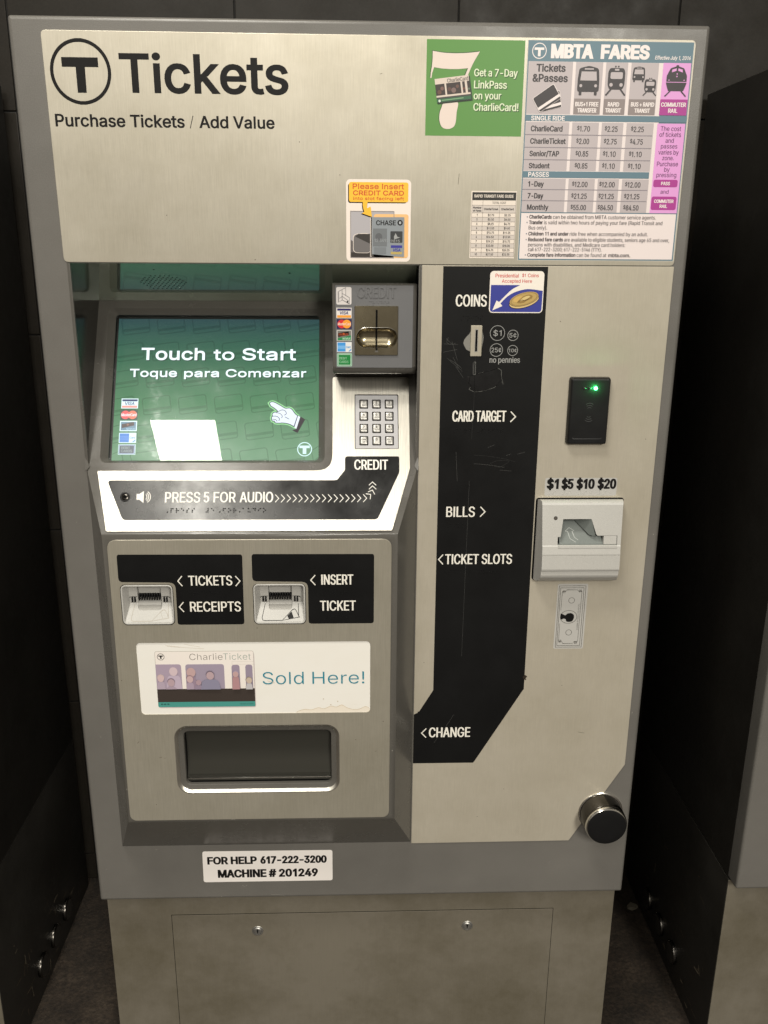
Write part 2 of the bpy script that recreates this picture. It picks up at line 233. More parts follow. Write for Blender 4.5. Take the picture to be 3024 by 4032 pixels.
p424|53,-143 53,379 112,379 112,319 118,319 137,346 171,373 197,381 229,384 274,378 313,361 345,332 370,293 385,245 390,189 385,133 370,84 346,45 313,16 274,-2 229,-8 198,-5 173,4 138,31 118,59 114,59 114,-143|220,47 253,51 279,66 301,88 316,117 325,151 328,189 325,227 316,261 301,290 280,311 253,325 220,330 188,325 161,312 140,291 125,263 116,229 113,189 116,150 125,115 140,86 162,65 188,51
q424|372,-143 311,-143 311,59 306,59 287,31 252,4 227,-5 195,-8 151,-2 111,16 79,45 55,84 39,133 34,189 39,245 55,293 79,332 112,361 151,378 196,384 228,381 253,373 287,346 307,319 313,319 313,379 372,379|205,47 236,51 263,65 284,86 299,115 309,150 312,189 309,229 300,263 284,291 263,312 237,325 205,330 172,325 145,311 124,290 108,261 99,227 96,189 99,151 109,117 124,88 145,66 172,51
r259|53,0 53,379 112,379 112,321 115,321 130,347 152,367 181,380 213,385 229,384 243,384 243,322 230,324 207,326 182,323 159,315 140,301 126,284 117,262 114,237 114,0
s365|182,-8 145,-5 112,3 84,18 62,38 45,63 36,94 94,107 105,79 124,60 150,49 181,45 217,50 244,62 262,81 268,103 265,121 254,136 237,147 212,155 149,170 104,186 72,208 53,237 47,274 51,305 65,332 87,354 115,370 149,381 187,384 223,381 254,372 279,358 299,339 324,290 268,277 258,298 243,316 219,328 187,333 156,329 131,317 114,299 109,277 112,258 124,243 172,223 229,209 275,194 306,171 325,142 331,107 326,75 312,47 290,24 260,6 223,-5
t227|204,379 204,327 6,327 6,379|65,471 126,471 126,98 128,76 136,61 150,53 170,50 185,51 202,54 213,2 192,-3 168,-4 125,2 92,21 72,52 65,93
u410|182,-5 146,-1 115,11 89,31 69,59 57,95 53,139 53,379 114,379 114,144 119,105 137,75 164,56 200,50 226,53 249,62 268,77 283,97 293,122 296,153 296,379 357,379 357,0 298,0 298,92 307,92 286,47 257,17 222,0
v389|163,0 17,379 84,379 165,155 187,87 206,21 184,21 203,87 224,155 305,379 371,379 226,0
w567|138,0 23,379 87,379 133,214 154,137 175,41 165,41 186,135 206,214 252,379 316,379 362,214 382,136 402,41 391,41 413,135 434,214 480,379 545,379 429,0 368,0 319,172 305,225 291,280 277,338 291,338 277,280 263,225 248,172 199,0
x379|21,0 171,218 171,171 29,379 100,379 147,306 179,253 207,206 175,206 202,253 233,306 282,379 352,379 209,169 209,214 358,0 287,0 231,85 200,136 173,182 205,182 178,136 148,85 91,0
y389|47,-139 61,-86 71,-87 104,-89 130,-74 151,-36 163,-1 17,379 84,379 165,155 187,87 206,21 184,21 202,87 224,155 305,379 371,379 204,-58 177,-107 139,-136 91,-145 65,-143
z380|42,0 42,46 254,320 254,323 48,323 48,379 333,379 333,331 126,60 126,56 339,56 339,0
¢396|183,0 183,509 225,509 225,0|207,58 159,64 117,82 82,112 56,151 40,199 34,253 40,309 56,357 82,396 117,426 159,444 207,450 260,443 305,422 340,388 362,343 303,328 290,355 270,377 242,391 207,396 173,391 145,376 124,353 108,324 99,290 96,253 99,217 108,183 124,154 145,132 173,117 207,112 243,117 271,132 292,154 304,183 363,168 341,122 306,87 261,65
•389|194,93 166,96 139,107 117,124 100,147 89,173 85,202 89,231 100,257 117,279 139,296 166,307 194,311 223,307 249,296 272,279 289,257 300,231 304,202 300,173 289,147 272,124 249,107 223,96
;188|38,-119 68,71 137,71 84,-119|103,271 86,274 71,284 61,299 58,316 61,334 71,349 86,359 103,362 121,359 136,349 146,334 149,316 146,299 136,284 121,274''')
GLYPHS['I'] = (196, [[(66, 0), (66, 509), (131, 509), (131, 0)]])
GLYPHS['l'] = (184, [[(61, 0), (61, 509), (122, 509), (122, 0)]])
GLYPHS['1'] = (400, [[(276, 509), (276, 0), (212, 0), (212, 432), (209, 432), (100, 352), (100, 414), (216, 509)]])
TALL = set('ABCDEFGHIJKLMNOPQRSTUVWXYZ0123456789bdfhklt$!&/()¢#')

def area2(p):
    return 0.5 * sum(p[i - 1][0] * p[i][1] - p[i][0] * p[i - 1][1] for i in range(len(p)))
def miter(p, ox, oy, s):
    """move every corner of a closed outline outward by (ox, oy); s = +1 for counter-clockwise outlines"""
    n = len(p); out = []
    for i in range(n):
        a, b, c = p[i - 1], p[i], p[(i + 1) % n]
        def nd(u, v):
            dx, dy = v[0] - u[0], v[1] - u[1]; L = math.hypot(dx, dy) or 1e-9
            nx, ny = s * dy / L, -s * dx / L
            return nx, ny, nx * nx * ox + ny * ny * oy
        n1, n2 = nd(a, b), nd(b, c)
        det = n1[0] * n2[1] - n1[1] * n2[0]
        if abs(det) > 0.12:
            mx = (n1[2] * n2[1] - n2[2] * n1[1]) / det; my = (n1[0] * n2[2] - n2[0] * n1[2]) / det
        else:
            mx, my = (n1[0] * n1[2] + n2[0] * n2[2]) / 2, (n1[1] * n1[2] + n2[1] * n2[2]) / 2
        lim = 2.2 * max(abs(ox), abs(oy)) + 1e-9; L = math.hypot(mx, my)
        if L > lim: mx, my = mx * lim / L, my * lim / L
        out.append((b[0] + mx, b[1] + my))
    return out
def fill(contours, nonzero=True, split=0):
    """cut a set of closed outlines into flat four-sided pieces (winding rule, so holes and overlaps are right)"""
    edges = []; ys = []
    for c in contours:
        for i in range(len(c)):
            (x0, y0), (x1, y1) = c[i - 1], c[i]
            ys.append(y1)
            if y0 != y1: edges.append((x0, y0, x1, y1, 1) if y0 < y1 else (x1, y1, x0, y0, -1))
    if not edges: return []
    lo, hi = min(ys), max(ys); tol = (hi - lo) / 400.0
    if split: ys += [lo + (hi - lo) * k / split for k in range(split)]
    ys.sort(); yy = [ys[0]]
    for y in ys:
        if y - yy[-1] > tol: yy.append(y)
    if yy[-1] != hi: yy[-1] = hi
    quads = []
    for ya, yb in zip(yy, yy[1:]):
        ym = (ya + yb) / 2; row = []
        for x0, y0, x1, y1, d in edges:
            if y0 <= ym < y1:
                k = (x1 - x0) / (y1 - y0)
                row.append((x0 + k * (ym - y0), x0 + k * (max(ya, y0) - y0), x0 + k * (min(yb, y1) - y0), d))
        row.sort(); w = 0
        for i, r in enumerate(row):
            pw = w; w += r[3]
            if pw == 0: st = r
            elif w == 0:
                quads.append([(st[1], ya), (r[1], ya), (r[2], yb), (st[2], yb)])
    return quads

def layout(txt, slant=0.0):
    x = 0; out = []
    for ch in txt:
        adv, cs = GLYPHS.get(ch, GLYPHS[' '])
        out.append((x, cs)); x += adv
    return out

# ------------------------------------------------------------------ frames: flat millimetre drawing planes on the machine
def front(Y):
    return lambda u, v, w=0.0: Vector((u / 1000, Y - w / 1000, v / 1000))
TILT = 0.55; TS = math.sqrt(1 + TILT ** 2)
ES = Vector((0, TILT / TS, 1 / TS)); EN = Vector((0, -1 / TS, TILT / TS)); TO = Vector((0, 0, 0.721))
def tilt(u, s, w=0.0):
    return TO + Vector((u / 1000, 0, 0)) + ES * (s / 1000) + EN * (w / 1000)
SCRK = 1.01351
def screen_frame(u, s, w=0.0):
    return tilt(u * SCRK + 0.18, s * SCRK + 4.2, -16 + w)

# ------------------------------------------------------------------ mesh builder
class MB:
    def __init__(self): self.v = []; self.f = []; self.m = []; self.mats = []; self.flat = set()
    def mi(self, mat):
        if mat not in self.mats: self.mats.append(mat)
        return self.mats.index(mat)
    def face(self, pts, mat):
        k = len(self.v); self.v += [tuple(p) for p in pts]; self.flat.add(len(self.f)); self.f.append(list(range(k, k + len(pts)))); self.m.append(self.mi(mat))
    def loft(self, loops, mat, cap0=False, cap1=False, closed=True):
        n = len(loops[0]); k = len(self.v); mi = self.mi(mat)
        for l in loops: self.v += [tuple(p) for p in l]
        for j in range(len(loops) - 1):
            for i in range(n if closed else n - 1):
                a = k + j * n + i; b = k + j * n + (i + 1) % n
                self.f.append([a, b, b + n, a + n]); self.m.append(mi)
        if cap0: self.flat.add(len(self.f)); self.f.append([k + i for i in range(n)][::-1]); self.m.append(mi)
        if cap1: self.flat.add(len(self.f)); self.f.append([k + (len(loops) - 1) * n + i for i in range(n)]); self.m.append(mi)
    def slab(self, F, loop, w0, w1, mat, bev=0.4):
        """extrude a counter-clockwise outline (mm) from w0 to w1 with a small bevel on the front edge"""
        ins = miter(loop, -bev, -bev, 1)
        mid = miter(loop, -bev * 0.29, -bev * 0.29, 1)
        self.loft([[F(u, v, w0) for u, v in loop], [F(u, v, w1 - bev) for u, v in loop],
                   [F(u, v, w1 - bev * 0.29) for u, v in mid], [F(u, v, w1) for u, v in ins]], mat, cap1=True)
    def sheet(self, F, contours, w, mat):
        for q in fill(contours): self.face([F(u, v, w) for u, v in q], mat)
    def wall(self, F, loop, w0, w1, mat, flip=False):
        L = loop[::-1] if flip else loop
        self.loft([[F(u, v, w0) for u, v in L], [F(u, v, w1) for u, v in L]], mat)
    def box(self, a, b, mat, bev=0.0):
        (x0, y0, z0), (x1, y1, z1) = a, b
        bm = bmesh.new(); bmesh.ops.create_cube(bm, size=1)
        for v in bm.verts:
            v.co = Vector((x0 + (v.co.x + .5) * (x1 - x0), y0 + (v.co.y + .5) * (y1 - y0), z0 + (v.co.z + .5) * (z1 - z0)))
        if bev: bmesh.ops.bevel(bm, geom=bm.edges[:], offset=bev, segments=2, profile=0.5, affect='EDGES')
        k = len(self.v); bm.verts.ensure_lookup_table(); mi = self.mi(mat)
        self.v += [tuple(v.co) for v in bm.verts]
        for f in bm.faces: self.f.append([k + v.index for v in f.verts]); self.m.append(mi)
        bm.free()
    def build(self, name, parent=None, smooth=35, origin=None):
        me = bpy.data.meshes.new(name)
        me.from_pydata(self.v, [], self.f)
        me.attributes.new('flat', 'BOOLEAN', 'FACE').data.foreach_set('value', [i in self.flat for i in range(len(self.f))])
        for m in self.mats: me.materials.append(m)
        me.polygons.foreach_set('material_index', self.m)
        bm = bmesh.new(); bm.from_mesh(me); bmesh.ops.remove_doubles(bm, verts=bm.verts, dist=1e-7)
        bm.to_mesh(me); bm.free()
        if smooth:
            me.polygons.foreach_set('use_smooth', [True] * len(me.polygons))
            me.set_sharp_from_angle(angle=math.radians(smooth))
            fl_ = [False] * len(me.polygons); me.attributes['flat'].data.foreach_get('value', fl_)
            me.polygons.foreach_set('use_smooth', [not x for x in fl_])
        me.attributes.remove(me.attributes['flat'])
        o = bpy.data.objects.new(name, me); COL.objects.link(o)
        if parent: o.parent = parent
        return o

def rr(u0, v0, u1, v1, r, n=5):
    if r <= 0: return [(u0, v0), (u1, v0), (u1, v1), (u0, v1)]
    out = []
    for cx, cy, a0 in ((u1 - r, v0 + r, -90), (u1 - r, v1 - r, 0), (u0 + r, v1 - r, 90), (u0 + r, v0 + r, 180)):
        for k in range(n + 1):
            a = math.radians(a0 + 90 * k / n); out.append((cx + r * math.cos(a), cy + r * math.sin(a)))
    return out
def circ(cx, cy, r, n=32, ry=None):
    return [(cx + r * math.cos(2 * math.pi * k / n), cy + (ry or r) * math.sin(2 * math.pi * k / n)) for k in range(n)]
def rounded(poly, r, n=4):
    """round the corners of a polygon; r may be a list"""
    out = []; m = len(poly)
    for i in range(m):
        a, b, c = Vector(poly[i - 1]), Vector(poly[i]), Vector(poly[(i + 1) % m])
        ri = r[i] if isinstance(r, (list, tuple)) else r
        if ri <= 0: out.append(tuple(b)); continue
        d1 = (a - b); d2 = (c - b); t = min(ri, d1.length * .45, d2.length * .45)
        p, q = b + d1.normalized() * t, b + d2.normalized() * t
        for k in range(n + 1):
            s = k / n; out.append(tuple(p * (1 - s) ** 2 + b * 2 * s * (1 - s) + q * s * s))
    return out
def ccw(p): return p if area2(p) > 0 else p[::-1]
def spline(pts, n=6, closed=False):
    """smooth line through points"""
    out = []; m = len(pts)
    rng = range(m if closed else m - 1)
    for i in rng:
        p1, p2 = pts[i], pts[(i + 1) % m]
        p0 = pts[i - 1] if (closed or i > 0) else p1
        p3 = pts[(i + 2) % m] if (closed or i + 2 < m) else p2
        for k in range(n):
            t = k / n
            out.append(tuple(0.5 * (2 * b + (c - a) * t + (2 * a - 5 * b + 4 * c - d) * t * t + (3 * b - a - 3 * c + d) * t ** 3)
                             for a, b, c, d in zip(p0, p1, p2, p3)))
    if not closed: out.append(tuple(pts[-1]))
    return out
def stroke(pts, w, closed=False):
    """outline(s) of a line of width w through the points"""
    outs = []; n = len(pts)
    if closed:
        p = ccw(list(pts)); return [miter(p, w / 2, w / 2, 1), miter(p, -w / 2, -w / 2, 1)[::-1]]
    L = []; R = []
    for i in range(n):
        a = pts[max(0, i - 1)]; b = pts[min(n - 1, i + 1)]
        dx, dy = b[0] - a[0], b[1] - a[1]; l = math.hypot(dx, dy) or 1
        nx, ny = -dy / l, dx / l; k = 1.0
        if 0 < i < n - 1:
            e1 = (pts[i][0] - a[0], pts[i][1] - a[1]); l1 = math.hypot(*e1) or 1
            c = abs((-e1[1] / l1) * nx + (e1[0] / l1) * ny); k = min(2.0, 1 / max(c, .3))
        L.append((pts[i][0] + nx * w / 2 * k, pts[i][1] + ny * w / 2 * k)); R.append((pts[i][0] - nx * w / 2 * k, pts[i][1] - ny * w / 2 * k))
    return [ccw(L + R[::-1])]

class Art(MB):
    """flat print on a drawing plane: each layer lies a little above the one below"""
    STEP = 0.12
    def __init__(self, F, w=0.0): super().__init__(); self.F = F; self.w = w
    def put(self, contours, mat, layer=1):
        cs = [c for c in contours if len(c) > 2]
        w = self.w + layer * self.STEP
        for q in fill(cs): self.face([self.F(u, v, w) for u, v in q], mat)
    def poly(self, pts, mat, layer=1): self.put([pts], mat, layer)
    def rect(self, u0, v0, u1, v1, mat, layer=1, r=0): self.put([rr(u0, v0, u1, v1, r)], mat, layer)
    def frame(self, u0, v0, u1, v1, t, mat, layer=1, r=0):
        self.put([rr(u0, v0, u1, v1, r), rr(u0 + t, v0 + t, u1 - t, v1 - t, max(0, r - t))[::-1]], mat, layer)
    def disc(self, cx, cy, r, mat, layer=1, n=28, ry=None): self.put([circ(cx, cy, r, n, ry)], mat, layer)
    def ring(self, cx, cy, r, t, mat, layer=1, n=40): self.put([circ(cx, cy, r, n), circ(cx, cy, r - t, n)[::-1]], mat, layer)
    def line(self, pts, w, mat, layer=1, closed=False): self.put(stroke(pts, w, closed), mat, layer)
    def text(self, txt, u0, v0, u1, v1, mat, layer=2, sw=0.128, sh=None, slant=0.0, map2=None):
        """letters whose ink fills u0..u1, baseline v0, top v1; sw / sh = stem and bar weight in parts of the letter height"""
        lay = layout(txt); tall = any(c in TALL for c in txt)
        base = CAP if tall else 386.0
        H = v1 - v0; capH = H * CAP / base
        if sh is None: sh = sw * 0.82
        xs = [x + p[0] for x, cs in lay for c in cs for p in c]
        x0, x1 = min(xs), max(xs); w0 = (x1 - x0) / CAP * capH
        W = (u1 - u0) - abs(slant) * H
        kx = (W - sw * capH) / max(1e-6, (w0 - 0.128 * capH)); ky = (1 - sh) / (1 - 0.115)
        ox = (sw * capH - 0.128 * capH * kx) / 2; oy = (sh * capH - 0.115 * capH * ky) / 2
        sx = kx * capH / CAP; sy = ky * capH / CAP
        for x, cs in lay:
            if not cs: continue
            pc = [[((x + p[0] - x0) * sx + ox, p[1] * sy + oy) for p in c] for c in cs]
            sgn = 1 if sum(area2(c) for c in pc) > 0 else -1
            pc = [miter(c, ox, oy, sgn) for c in pc]
            w = self.w + layer * self.STEP
            for q in fill(pc, split=18):
                pts = [(u0 + a + slant * b, v0 + b) for a, b in q]
                if map2: pts = [map2(*p) for p in pts]
                self.face([self.F(a, b, w) for a, b in pts], mat)
    def chev(self, u0, v0, u1, v1, w, mat, layer=2):
        """a > (u0 < u1) or < (u0 > u1)"""
        self.line([(u0, v0), (u1, (v0 + v1) / 2), (u0, v1)], w, mat, layer)
    def braille(self, txt, u, v, mat, pitch=2.3, cell=5.6, r=0.75, h=0.45):
        D = {'a': '1', 'b': '12', 'c': '14', 'd': '145', 'e': '15', 'f': '124', 'g': '1245', 'h': '125', 'i': '24', 'j': '245', 'k': '13',
             'l': '123', 'm': '134', 'n': '1345', 'o': '135', 'p': '1234', 'q': '12345', 'r': '1235', 's': '234', 't': '2345', 'u': '136',
             'v': '1236', 'w': '2456', 'x': '1346', 'y': '13456', 'z': '1356', ',': '6', '#': '3456', '$': '256', ' ': ''}
        for i, ch in enumerate(txt):
            for d in D.get(ch, ''):
                d = int(d) - 1; cx = u + i * cell + (d // 3) * pitch; cy = v - (d % 3) * pitch
                F = self.F; w = self.w + self.STEP
                self.loft([[F(a, b, w) for a, b in circ(cx, cy, r, 8)], [F(a, b, w + h * .8) for a, b in circ(cx, cy, r * .7, 8)],
                           [F(a, b, w + h) for a, b in circ(cx, cy, r * .25, 8)]], mat, cap1=True)

def empty(name, loc):
    o = bpy.data.objects.new(name, None); COL.objects.link(o); o.location = loc
    o.empty_display_size = 0.1
    return o
def tag(o, label=None, cat=None, group=None, kind=None):
    if label: o['label'] = label
    if cat: o['category'] = cat
    if group: o['group'] = group
    if kind: o['kind'] = kind
    return o
def _build(self, name, parent=None, smooth=35, label=None, _orig=MB.build):
    o = _orig(self, name, parent, smooth)
    if parent is not None and parent.type == 'EMPTY':
        o.matrix_parent_inverse = Matrix.Translation(-parent.location)
    if label: o['label'] = label
    return o
MB.build = _build

F0 = front(0.0)
FL = front(-0.0475)      # face of the lower block
FB = front(0.031)        # face of the base cabinet
FLOOR = -0.385

# ------------------------------------------------------------------ setting: floor and tiled wall
def mat_floor():
    m, nt, b = principled('dirty_floor', (0.05, 0.04, 0.03), 0.75)
    c = ramp(nt, noise_on(nt, 14, detail=9, rough=0.75), [(0.32, (0.010, 0.007, 0.0045)), (0.55, (0.030, 0.021, 0.014)), (0.72, (0.062, 0.046, 0.032))])
    c2 = ramp(nt, noise_on(nt, 160, detail=3), [(0.35, g(0.55)), (0.65, g(1.25))])
    nt.links.new(mixc(nt, 1.0, c, c2, 'MULTIPLY'), b.inputs['Base Color'])
    bump_on(nt, b, noise_on(nt, 120, detail=5), 0.6, 0.003)
    return m
fl = MB(); fl.face([(-6, -9, FLOOR), (6, -9, FLOOR), (6, 0.6, FLOOR), (-6, 0.6, FLOOR)], mat_floor())
tag(fl.build('floor'), kind='structure')

WALLY = 0.522
TILE = mat_paint('dark_wall_tile', (0.021, 0.0178, 0.0138), 0.45, var=0.15, grain=300, bstr=0.08, spec=0.22)
GROUT = mat_paint('dark_grout', (0.008, 0.007, 0.006), 0.8)
wl = MB()
wl.face([(-4, WALLY + .004, FLOOR), (4, WALLY + .004, FLOOR), (4, WALLY + .004, 2.42), (-4, WALLY + .004, 2.42)], GROUT)
FW = front(WALLY)
for i in range(-7, 8):
    for j in range(-5, 4):
        u0, v0 = -217 + 388 * i, 1235.5 + 388 * j
        if v0 + 388 < -385: continue
        wl.slab(FW, rr(u0 + 1.6, max(v0, -384) + 1.6, u0 + 386.4, v0 + 386.4, 0), -3, 0, TILE, bev=0.8)
tag(wl.build('wall'), kind='structure')

# ------------------------------------------------------------------ a plain neighbouring machine (only its flank and edge show)
def shell(root, hole=None, steel_base=BASEST):
    """painted door, black body and steel base shared by all three machines; returns the door mesh object"""
    d = MB(); r = 5.0
    L = lambda ins, w: [F0(u, v, w) for u, v in rr(-425 + ins, 0 + ins, 425 - ins, 1275.5 - ins, max(0.8, 4 - ins), 3)]
    loops = [L(0, -31), L(0, -r)]
    for k in range(1, 5):
        a = math.pi / 2 * k / 4; loops.append(L(r * (1 - math.cos(a)), -r * (1 - math.sin(a))))
    d.loft(loops, PAINT)
    d.sheet(F0, [rr(-425 + r, r, 425 - r, 1275.5 - r, 0.8, 3)] + ([hole[::-1]] if hole else []), 0, PAINT)
    if hole: d.wall(F0, hole, -31, 0, PAINT, flip=True)
    door = d.build('door', root)
    b = MB()
    if hole:      # open-fronted shell, so that the screen bay can sit inside it
        b.box((-.4245, .14, -.003), (.4245, .502, 1.2745), SIDEBL, bev=.002)
        for x0, x1, z0, z1 in ((-.4245, -.400, -.003, 1.2745), (.400, .4245, -.003, 1.2745), (-.4, .4, 1.25, 1.2745), (-.4, .4, -.003, .02)):
            b.box((x0, .0335, z0), (x1, .142, z1), SIDEBL)
    else: b.box((-.4245, .0335, -.003), (.4245, .502, 1.2745), SIDEBL, bev=.002)
    b.build('cabinet_body', root)
    s = MB(); s.box((-.4245, .031, FLOOR), (.4245, .502, -.0055), SIDEBL, bev=.0015)
    base = s.build('base_cabinet', root)
    fp = MB(); fp.slab(FB, rr(-423.5, FLOOR * 1000 + 1, 423.5, -6.5, 0), -0.5, 1.2, steel_base, bev=0.6)
    fp.build('base_front', base)
    return door, base

def neighbour():
    root = empty('ticket_machine', (0, 0.25, FLOOR))
    door, base = shell(root)
    p = MB(); p.slab(F0, rr(-385, 105, 385, 1259, 5), 0.1, 1.3, STEEL, bev=.4); p.build('front_plate', root)
    for s in (-1, 1):
        for k in range(3):
            m = MB(); cx, cy, cz = s * .4245, .206 + .0745 * k, -.3235
            ring_ = lambda h, q: [(cx + s * h, cy + q * math.cos(a), cz + q * math.sin(a)) for a in [2 * math.pi * i / 40 for i in range(40)]]
            m.loft([ring_(h, q) for h, q in [(0, .0225), (.0045, .0225), (.0062, .0214), (.0066, .0196)]], DARKCH)
            m.loft([ring_(h, q) for h, q in [(.0066, .0196), (.0074, .010), (.0076, .001)]], SIDEBL, cap1=True)
            m.build('bolt', base)
    return root
def flank_scuffs(root):
    r_ = random.Random(4); base = [o for o in scene.objects if o.parent == root and o.name.startswith('base_cabinet')][0]
    for s in (-1, 1):
        A = Art(lambda u, v, w: Vector((s * (.4245 + w / 1000), u / 1000, v / 1000)), .05)
        for k in range(34):
            u = r_.uniform(60, 420); v = r_.uniform(-372, -250) if k % 3 else r_.uniform(-372, -60); l = r_.uniform(3, 26); a_ = r_.choice([0, .1, -.2, 1.2, 1.5]) + r_.uniform(-.2, .2)
            A.line([(u, v), (u + l * .5 * math.cos(a_), v + l * .5 * math.sin(a_) + r_.uniform(-1, 1)), (u + l * math.cos(a_), v + l * math.sin(a_))], r_.uniform(.5, 1.5), ink(92, 80, 64) if k % 4 else ink(140, 128, 108), 1)
        A.build('wear_marks', base)['kind'] = 'stuff'
nb = neighbour(); flank_scuffs(nb)
def copy_tree(o, parent=None):
    c = o.copy(); COL.objects.link(c)
    if parent: c.parent = parent; c.matrix_parent_inverse = o.matrix_parent_inverse
    for ch in [x for x in scene.objects if x.parent == o]: copy_tree(ch, c)
    return c
nb.location.x = 1.040
nl = copy_tree(nb); nl.location.x = -1.045
# ------------------------------------------------------------------ the ticket machine
tm = empty('ticket_machine', (0, 0.25, FLOOR))
tag(tm, 'grey and steel ticket machine with green touch screen and printed fare signs', 'ticket machine', 'ticket machines along the wall')
tag(nb, 'black flank of the machine beyond the round lock knob, mostly cut off', 'ticket machine', 'ticket machines along the wall')
tag(nl, 'black flank of the machine beside the big round logo, with steel bolts near the floor', 'ticket machine', 'ticket machines along the wall')
BAY = rr(-381, 103.5, 75.3, 991, 0)
door, base = shell(tm, hole=BAY)

# base: access panel with two locks
ap = MB()
ap.slab(FB, rr(-320.4, -384, 321.6, -56.0, 0), 1.0, 1.45, HOLE, bev=0.1)
ap.slab(FB, rr(-319.6, -384, 320.8, -56.9, 1), 1.2, 1.9, BASEST, bev=0.4)
apo = ap.build('access_panel', base)
for lx, lz in ((-178, -91), (176, -88.5)):
    k = MB(); c = lambda r, w: [FB(u, v, w) for u, v in circ(lx, lz, r, 28)]
    k.loft([c(9.6, 1.6), c(9.6, 2.4), c(9.0, 2.9), c(7.6, 3.0), c(7.3, 2.4)], KEYMET)
    k.loft([c(7.3, 2.4), c(6.4, 3.6), c(5.4, 4.0)], KEYMET, cap1=True)
    a = Art(FB, 4.0); a.put([circ(lx, lz + 1.6, 1.7, 14)], HOLE, 1); a.rect(lx - .8, lz - 3.4, lx + .8, lz + 1, HOLE, 2)
    lo = k.build('lock', apo); a.build('keyhole', apo)

# ------------------------------------------------------------------ header plate with its lettering
hp = MB(); hp.slab(F0, rounded([(-384.6, 992), (407.6, 992), (407.6, 1258.6), (-386.5, 1259.3)], 6), 0.1, 1.3, STEEL, bev=.45)
header = hp.build('header_plate', tm)
A = Art(F0, 1.3)
A.ring(-342.7, 1214.1, 36.6, 4.1, INKBLK, 1, 72)
A.poly([(-364.7, 1230), (-364.7, 1219.3), (-348.4, 1219.3), (-348.2, 1190.8), (-337.4, 1190.8), (-337.2, 1219.3), (-321, 1219.3), (-321, 1230)][::-1], INKBLK)
A.text('Tickets', -296, 1191.4, -92, 1235.2, INKBLK, 1, sw=0.195)
A.text('Purchase Tickets', -378.7, 1152.6, -220.8, 1167, INKBLK, 1, sw=0.205)
A.line([(-214.3, 1152.2), (-210.3, 1166.5)], .9, INKBLK)
A.text('Add Value', -203, 1152.6, -110.3, 1166.6, INKBLK, 1, sw=0.205)
A.build('lettering', header)

# ------------------------------------------------------------------ stickers on the header
GREEN = ink(86, 140, 62); PALE = ink(226, 210, 200); SHADOWG = ink(44, 84, 34)
A = Art(F0, 1.3)
A.rect(76.8, 1147, 197.1, 1255.4, GREEN, 1)
seven = spline([(84.2, 1242.5), (98, 1240.6), (113.5, 1240.2), (128, 1240.9), (141.8, 1242.4)], 4) + \
    spline([(141.8, 1242.4), (138.6, 1237.2), (134.5, 1230.3), (131, 1223), (128, 1216)], 3)[1:] + [(124.3, 1215.2)] + \
    [(128.0, 1223.9), (116, 1222.7), (105.8, 1222.6), (95, 1223.2), (86.2, 1224.4), (84, 1218), (83.2, 1212.5), (81.8, 1212.5), (82.3, 1218), (83.6, 1226), (84.2, 1234)]
A.poly([(u - .8, v + .9) for u, v in seven], SHADOWG, 2)
A.poly(seven, PALE, 3)
stem = spline([(99.4, 1184), (116, 1186.3), (115.4, 1173.5), (114.5, 1162.5), (111.6, 1157), (104.8, 1154.8), (97.6, 1157), (94.2, 1164.6), (94.4, 1173.2), (96.6, 1179.5)], 4, closed=True)
A.poly([(u - .8, v + .3) for u, v in stem], SHADOWG, 2)
A.poly(stem, PALE, 3)
# transit card picture
def card_map(s, t):
    a, b, c, d = (87.0, 1211.2), (128.6, 1216.4), (133.2, 1188.6), (91.0, 1183.9)
    return tuple((a[i] * (1 - s) + b[i] * s) * t + (d[i] * (1 - s) + c[i] * s) * (1 - t) for i in (0, 1))
def cq(s0, t0, s1, t1): return [card_map(s0, t0), card_map(s1, t0), card_map(s1, t1), card_map(s0, t1)]
A.poly([(u + 1, v - 1) for u, v in cq(0, 0, 1.02, 1)], ink(30, 55, 28), 4)
A.poly(cq(0, 0, 1, 1), ink(215, 200, 188), 5)
A.poly(cq(0, .0, 1, .17), ink(38, 96, 62), 6); A.poly(cq(0, .17, 1, .235), ink(60, 58, 56), 6); A.poly(cq(0, 0, 1, .035), ink(34, 44, 38), 7)
for s0, s1 in ((0, .27), (.32, .74), (.79, .865), (.93, 1)):
    A.poly(cq(s0, .31, s1, .77), ink(52, 40, 38), 6)
for s0, t0, r0, c in ((.10, .44, 2.6, (96, 66, 54)), (.19, .58, 2.2, (116, 84, 76)), (.40, .52, 2.4, (88, 60, 54)), (.52, .46, 3.0, (120, 96, 92)), (.64, .6, 2.0, (100, 70, 60)), (.826, .48, 1.4, (110, 66, 50)), (.965, .45, 1.3, (96, 110, 92))):
    A.disc(*card_map(s0, t0), r0, ink(*c), 7, 14)
_cm = lambda s, t: card_map(s, t)
A.text('CharlieCard', .36, .80, .98, .95, ink(110, 104, 98), 7, sw=.12, map2=_cm)
A.disc(*card_map(.075, .085), 1.5, ink(210, 220, 210), 8, 14)
A.line([card_map(.14, .10), card_map(.78, .11)], 1.1, ink(120, 160, 120), 7)
for i, (t, b) in enumerate((('Get a 7-Day', (135.6, 1215.0, 189.4, 1223.4)), ('LinkPass', (135.9, 1201.4, 176.7, 1210.2)), ('on your', (135.9, 1189.2, 170.2, 1195.6)), ('CharlieCard!', (136, 1176.2, 192.3, 1184.9)))):
    u0, v0, u1, v1 = b
    A.text(t, u0 + .9, v0 - .9, u1 + .9, v1 - .9, SHADOWG, 2, sw=.2)
    A.text(t, u0, v0, u1, v1, ink(222, 232, 200), 3, sw=.17)
A.build('pass_sticker', tm, label='square green sticker with a big pale seven')

